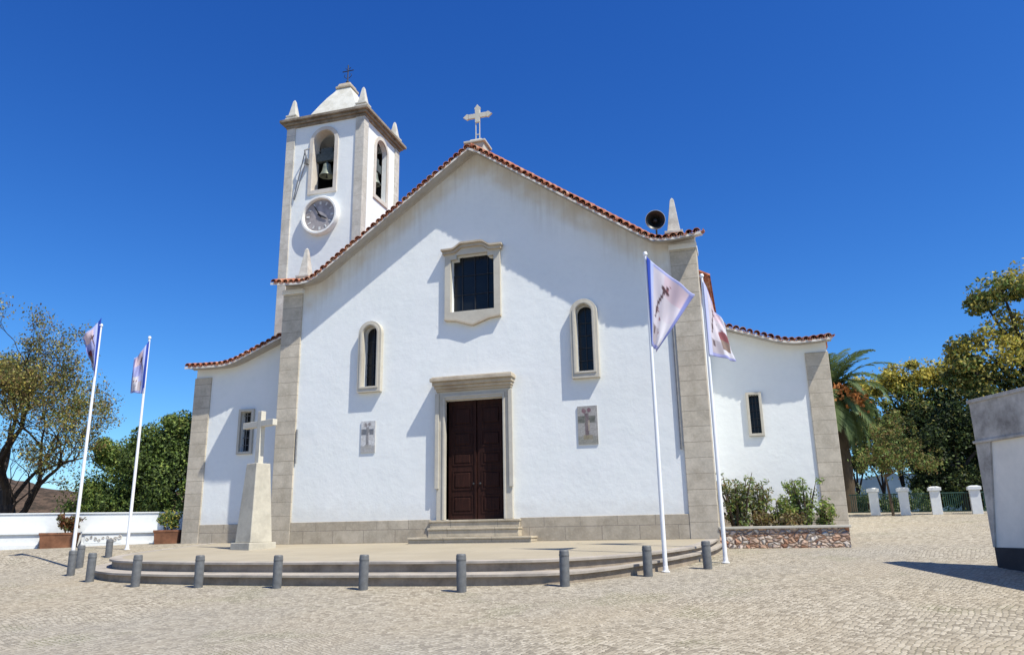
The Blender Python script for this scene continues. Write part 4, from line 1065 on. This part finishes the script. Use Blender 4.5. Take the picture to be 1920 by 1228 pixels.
bed(1.55, 25.4, 1.60, 1.15, 110, {0: .5, 5: .3, 1: .2}, 44, 'fresh green upright shrub under the small wing window side, right half of the bed', 15)
bed(2.05, 25.0, .95, .9, 80, {5: .4, 0: .35, 3: .25}, 45, 'low bright green shrub at the right end of the planting bed', 11)
bed(.35, 24.7, .55, .95, 70, {4: .5, 3: .25, 2: .25}, 46, 'dry brown low plant at the front of the planting bed, under the open shrub', 10)
bed(1.15, 24.65, .50, .9, 70, {4: .45, 3: .4, 2: .15}, 47, 'straw coloured low plant at the front middle of the planting bed', 9)

# ------------------------------------------------------------------ grey wall at the right edge
A = Vector((5.01, 19.6, 0)); fd = Vector((.394, -.919, 0)); fn = Vector((-.919, -.394, 0))
def fbox(mb, t0, t1, o0, o1, z0, z1, top=1.0):
    q = A+fd*((t0+t1)/2)+fn*((o0+o1)/2); mb.obox((q.x, q.y, (z0+z1)/2), fd, -fn, (0, 0, 1), (t1-t0)/2, abs(o1-o0)/2, (z1-z0)/2); return mb
e = empty('plastered_wall', (A.x, A.y, -.95), 'tall grey plastered wall with a weathered concrete top band, cut by the right edge', 'wall')
mb = MB(); fbox(mb, .04, 11, -.38, 0.0, -2.2, 1.742); mb.build('wall', 'grey_plaster', e)
mb = MB(); fbox(mb, 0, 11.05, -.43, .05, 1.743, 2.64); mb.build('fascia', 'concrete', e, bevel=.02)
mb = MB(); fbox(mb, -.03, 11.1, -.47, .09, 1.70, 1.76); fbox(mb, -.03, 11.1, -.47, .085, 2.60, 2.68); mb.build('drip_edge', 'concrete', e, bevel=.01)
mb = MB(); fbox(mb, .02, 11.02, -.40, .03, -2.2, -.53); mb.build('dark_plinth', 'dark_base_paint', e)
mb = MB()
mb.prism([(.0, -.529), (.05, -.529), (.46, 1.74), (.0, 1.74)], .002, .045, lambda u, v, q: tuple(A+fd*u+fn*q+Vector((0, 0, v))))
mb.build('corner_pier', 'concrete', e)

# ------------------------------------------------------------------ fence with white pillars at the back
FX = [(5.19, 37.3), (6.33, 37.05), (7.52, 36.9), (8.98, 36.75), (10.3, 36.6), (4.0, 37.5)]
FLAB = ['white fence pillar left of the thin young tree trunk', 'white fence pillar just right of the thin young tree trunk', 'white fence pillar half in tree shade, third from the church', 'white fence pillar nearest the grey wall at the right edge', 'white fence pillar behind the grey wall', 'white fence pillar behind the right wing']
e0 = empty('fence_pillar', (0, 0, 0), FLAB[0], 'pillar', 'white pillars of the far fence')
mb = MB(); mb.box(-.19, .19, -.19, .19, -.2, .96); sh_ = mb.build('shaft', 'bench_white', e0, bevel=.01)
mb = MB(); mb.box(-.25, .25, -.25, .25, .961, 1.10); mb.frustum(0, 0, 1.101, 1.14, .23, .12); cp_ = mb.build('cap', 'bench_white', e0, bevel=.012)
for i, (x, y) in enumerate(FX[:4]):
    if i == 0: o = e0
    else:
        o = e0.copy(); col.objects.link(o); o['label'] = FLAB[i]
        for ch in (sh_, cp_): c = ch.copy(); col.objects.link(c); c.parent = o
    o.location = (x, y, ground(x, y)); o.rotation_euler = (0, 0, R_(-8))
RL = ['green railing between the first two white pillars', 'green railing between the second and third white pillars', 'green railing in shade between the third and fourth white pillars', 'green railing running from the fourth white pillar behind the grey wall', 'green railing running from the first white pillar behind the church']
for i, (a, b) in enumerate(((0, 1), (1, 2), (2, 3), (3, 4), (5, 0))):
    pa, pb = FX[a], FX[b]; za, zb = ground(*pa), ground(*pb)
    e = empty('railing', (pa[0], pa[1], za), RL[i], 'railing', 'green railings of the far fence')
    va = Vector((pa[0], pa[1], za)); vb = Vector((pb[0], pb[1], zb)); d = (vb-va).normalized(); va = va+d*.22; vb = vb-d*.22; zz = Vector((0, 0, 1))
    for h in (.12, .86):
        mb = MB(); mb.tube([va+zz*h, vb+zz*h], .025, 6); mb.build('rail', 'green_rail', e)
    mb = MB(); n = int((vb-va).length/.075)
    for k in range(1, n): q = va+(vb-va)*(k/n); mb.tube([q+zz*.12, q+zz*.86], .016, 5)
    mb.build('bars', 'green_rail', e)

# ------------------------------------------------------------------ trees on the right
# small young tree in front of the fence
x, y = 5.75, 36.4
sw = {0: .22, 6: .26, 3: .28, 7: .24}
bushy('young_tree', 'small young tree with a thin trunk and loose reddish green crown before the far fence', (x, y, ground(x, y)), 4.2,
      [(-.5, 0, 2.4, .85, .8, .7, sw), (.5, 0, 2.6, .9, .9, .8, sw), (.3, 0, 3.4, .75, .7, .6, sw), (1.3, 0, 2.3, .7, .7, .5, sw), (.1, -.2, 2.0, .8, .7, .4, sw), (.35, 0, 4.0, .4, .4, .4, sw), (1.7, .1, 2.1, .5, .5, .35, sw)], 42, .085, G, .05, 51, 'bark_brown', 1.7, sub=9, r0=.40)
# palm behind the right wing
pc = Vector((4.62, 42.0, 6.55)); pg = ground(pc.x, pc.y)
e = empty('palm_tree', (pc.x, pc.y, pg), 'date palm with arching fronds and orange fruit behind the right wing', 'palm tree')
mb = MB(); n = 18
mb.tube([(pc.x, pc.y, pg-.3+(pc.z-pg+.2)*k/n) for k in range(n+1)], [.42+.05*(k % 2)+(.12 if k > n-4 else 0) for k in range(n+1)], 12); mb.build('trunk', 'palm_bark', e, smooth=True)
mb = MB(); rr = random.Random(5)
def frond(mb, az_, elv, L, droop, seed):
    r = random.Random(seed); d = Vector((math.cos(az_), math.sin(az_), 0)); pts = []; q = Vector(pc)+Vector((0, 0, .1)); a = elv; n = 16
    for k in range(n+1): pts.append(q.copy()); q = q+(d*math.cos(a)+Vector((0, 0, math.sin(a))))*(L/n); a -= droop/n*(1.0+.8*k/n)
    mb.tube(pts, [.035*(1-.85*k/n) for k in range(n+1)], 4)
    side = Vector((-d.y, d.x, 0))
    for k in range(2, n+1):
        for j in range(2):
            f = min((k+j/2), n); i0 = int(min(f, n-1)); fr_ = f-i0; b = pts[i0]*(1-fr_)+pts[i0+1]*fr_; tn = (pts[i0+1]-pts[i0]).normalized(); ln = .62*math.sin(PI*min(.96, .12+.80*f/n))*L/3.2
            upv = tn.cross(side).normalized()
            if upv.z < 0: upv = -upv
            for s in (-1, 1):
                dr = (tn*.75+side*(s*.75)+upv*r.uniform(.05, .35)-Vector((0, 0, .22))).normalized(); wv = tn*.05
                m_ = b+dr*ln*.5; t_ = b+dr*ln-Vector((0, 0, .07)); nn = mb.add([b-wv, b+wv, m_+wv*.9, m_-wv*.9, t_])
                mb.face((nn, nn+1, nn+2, nn+3)); mb.face((nn+3, nn+2, nn+4))
for k in range(66):
    elv = R_(84-140*(k/66)**.9); frond(mb, k*2.39996+rr.uniform(-.2, .2), elv, rr.uniform(2.7, 3.5), R_(rr.uniform(40, 80)) if elv > -.2 else R_(35), k)
mb.build('fronds', 'leaf_palm', e)
mb = MB()
for k in range(16):
    a = -PI/2+(k-8)*.28; c = pc+Vector((math.cos(a)*1.2, math.sin(a)*1.2, -.05+rr.uniform(-.5, .25)))
    mb = MB(); mb.tube([pc, (pc+c)/2+Vector((0, 0, .35)), c], .03, 4)
    for j in range(34):
        q = c+Vector((rr.gauss(0, .17), rr.gauss(0, .17), -abs(rr.gauss(0, .30)))); mb.frustum(q.x, q.y, q.z, q.z+.10, .06, .05)
    mb.build('fruit_cluster', 'palm_fruit', e)
# yellow-green trees behind
yw = {5: .36, 4: .34, 6: .22, 0: .08}; dk = {2: .62, 3: .34, 6: .04}; dkm = {3: .45, 2: .25, 6: .3}; mdm = {6: .34, 3: .32, 5: .12, 0: .22}  # leaf mixes paint in sunlit tops and shade-dark lower clumps
x, y = 10.0, 52
bushy('grevillea_tree', 'wide tree with a yellow green top between the palm and the big tree', (x, y, ground(x, y)-.1), 9,
      [(-3.0, 0, 7.6, 1.3, 1.3, .9, yw), (-1.4, .2, 8.2, 1.5, 1.5, .9, yw), (.4, 0, 8.6, 1.6, 1.5, .9, yw), (2.2, .2, 8.7, 1.6, 1.5, .9, yw), (3.6, .3, 8.4, 1.2, 1.4, .9, yw), (-1.6, -.5, 6.6, 1.6, 1.4, 1.0, mdm), (.8, -.5, 7.0, 1.9, 1.4, 1.1, mdm), (2.6, -.3, 6.6, 1.9, 1.4, 1.3, dk), (-.2, .2, 5.3, 2.0, 1.6, 1.2, dk), (2.2, .2, 4.6, 2.2, 1.6, 1.6, dk), (-2.6, .2, 5.4, 1.4, 1.4, 1.0, mdm), (4.0, .2, 4.8, 1.8, 1.6, 1.8, dk)], 95, .19, G, .28, 52, group='yellow green trees beyond the far fence')
x, y = 15.2, 46
bushy('grevillea_tree', 'tallest yellow green tree at the right edge, rising above the grey wall', (x, y, ground(x, y)-.1), 13,
      [(-1.0, 0, 12.0, 1.4, 1.3, .7, mdm), (-1.9, .0, 11.2, .9, 1.0, .5, mdm), (.6, 0, 12.5, 1.6, 1.4, .8, yw), (2.4, .2, 11.7, 1.5, 1.4, .9, mdm), (-.6, 0, 9.6, 1.8, 1.5, .8, yw), (1.4, .1, 9.8, 1.7, 1.5, .9, yw), (-2.4, 0, 8.7, 1.5, 1.4, .8, yw), (-3.3, .1, 7.7, 1.3, 1.3, .8, mdm), (-.9, -.4, 8.0, 2.0, 1.6, .9, yw), (1.5, -.2, 8.0, 2.0, 1.6, 1.1, mdm), (-2.7, -.2, 6.3, 1.9, 1.5, 1.1, mdm), (-.4, -.3, 6.2, 2.2, 1.5, 1.2, dk), (-3.4, .1, 4.9, 1.8, 1.5, 1.2, dk), (-1.2, .1, 4.4, 2.2, 1.6, 1.5, dk), (1.8, .1, 5.5, 2.2, 1.6, 1.6, dk)], 90, .17, G, .32, 53, group='yellow green trees beyond the far fence')
x, y = 10.6, 45.5
bushy('dark_tree', 'dark evergreen tree in shade behind the last two fence pillars', (x, y, ground(x, y)-.1), 6,
      [(-1.3, 0, 3.2, 1.3, 1.2, 1.4, dk), (0, 0, 4.2, 1.6, 1.3, 1.6, dk), (1.4, .1, 3.4, 1.6, 1.3, 1.7, dk), (0, -.2, 1.6, 1.8, 1.2, 1.3, dk), (-1.6, .2, 1.4, .9, .8, 1.0, dk), (2.0, 0, 1.5, 1.4, 1.2, 1.3, dk)], 120, .14, G, .2, 54, sub=12, dens=3.2)
x, y = 14.0, 51.5
bushy('dark_tree', 'broad dark evergreen tree filling the background between the young tree and the grey wall', (x, y, ground(x, y)-.1), 8,
      [(-3.4, 0, 6.0, 1.6, 1.3, 1.2, dk), (-2.6, 0, 4.4, 1.8, 1.3, 1.6, dk), (-.4, .1, 5.6, 2.0, 1.3, 1.6, dk), (1.8, 0, 5.4, 2.2, 1.3, 1.8, dk), (-1.2, 0, 2.4, 2.4, 1.3, 1.8, dk), (1.8, 0, 2.4, 2.4, 1.3, 2.0, dk), (-3.6, 0, 2.9, 1.2, 1.0, 1.0, dk), (-2.0, -.2, 1.2, 1.6, 1.0, 1.0, dk)], 110, .19, G, .28, 57, sub=12, r0=.5, dens=3.4)
for x, y, h, lb, sd_ in ((7.0, 47.0, 3.5, 'slim dark trunked tree leaning beyond the first fence railing', 61), (8.4, 49.5, 4.0, 'slim dark tree beyond the second fence railing', 62), (6.0, 48.5, 3.6, 'slim dark tree between the palm trunk and the first fence pillar', 64)):
    bushy('slim_tree', lb, (x, y, ground(x, y)-.1), h, [(-.6, 0, h-.3, .9, .9, .8, dkm), (.6, 0, h, 1.0, .9, .9, dkm), (.1, .2, h+1.1, 1.0, .9, .7, dkm)], 80, .13, G, .11, sd_, group='slim trees beyond the far fence')
x, y = 5.6, 44.0
bushy('shrub', 'dusty blue green shrub behind the fence at the foot of the palm', (x, y, ground(x, y)-.1), 1.8, [(-.5, 0, .9, .8, .7, .8, {0: .7, 1: .3}), (.4, 0, .7, .6, .6, .6, {0: .7, 1: .3}), (1.5, 0.2, .6, .8, .6, .55, {0: .8, 1: .2}), (2.6, 0.2, .65, .8, .6, .6, {0: .8, 1: .2})], 110, .09, ['leaf_oak', 'leaf_grey'], .05, 63, cat='shrub', crown='foliage', stems=3)
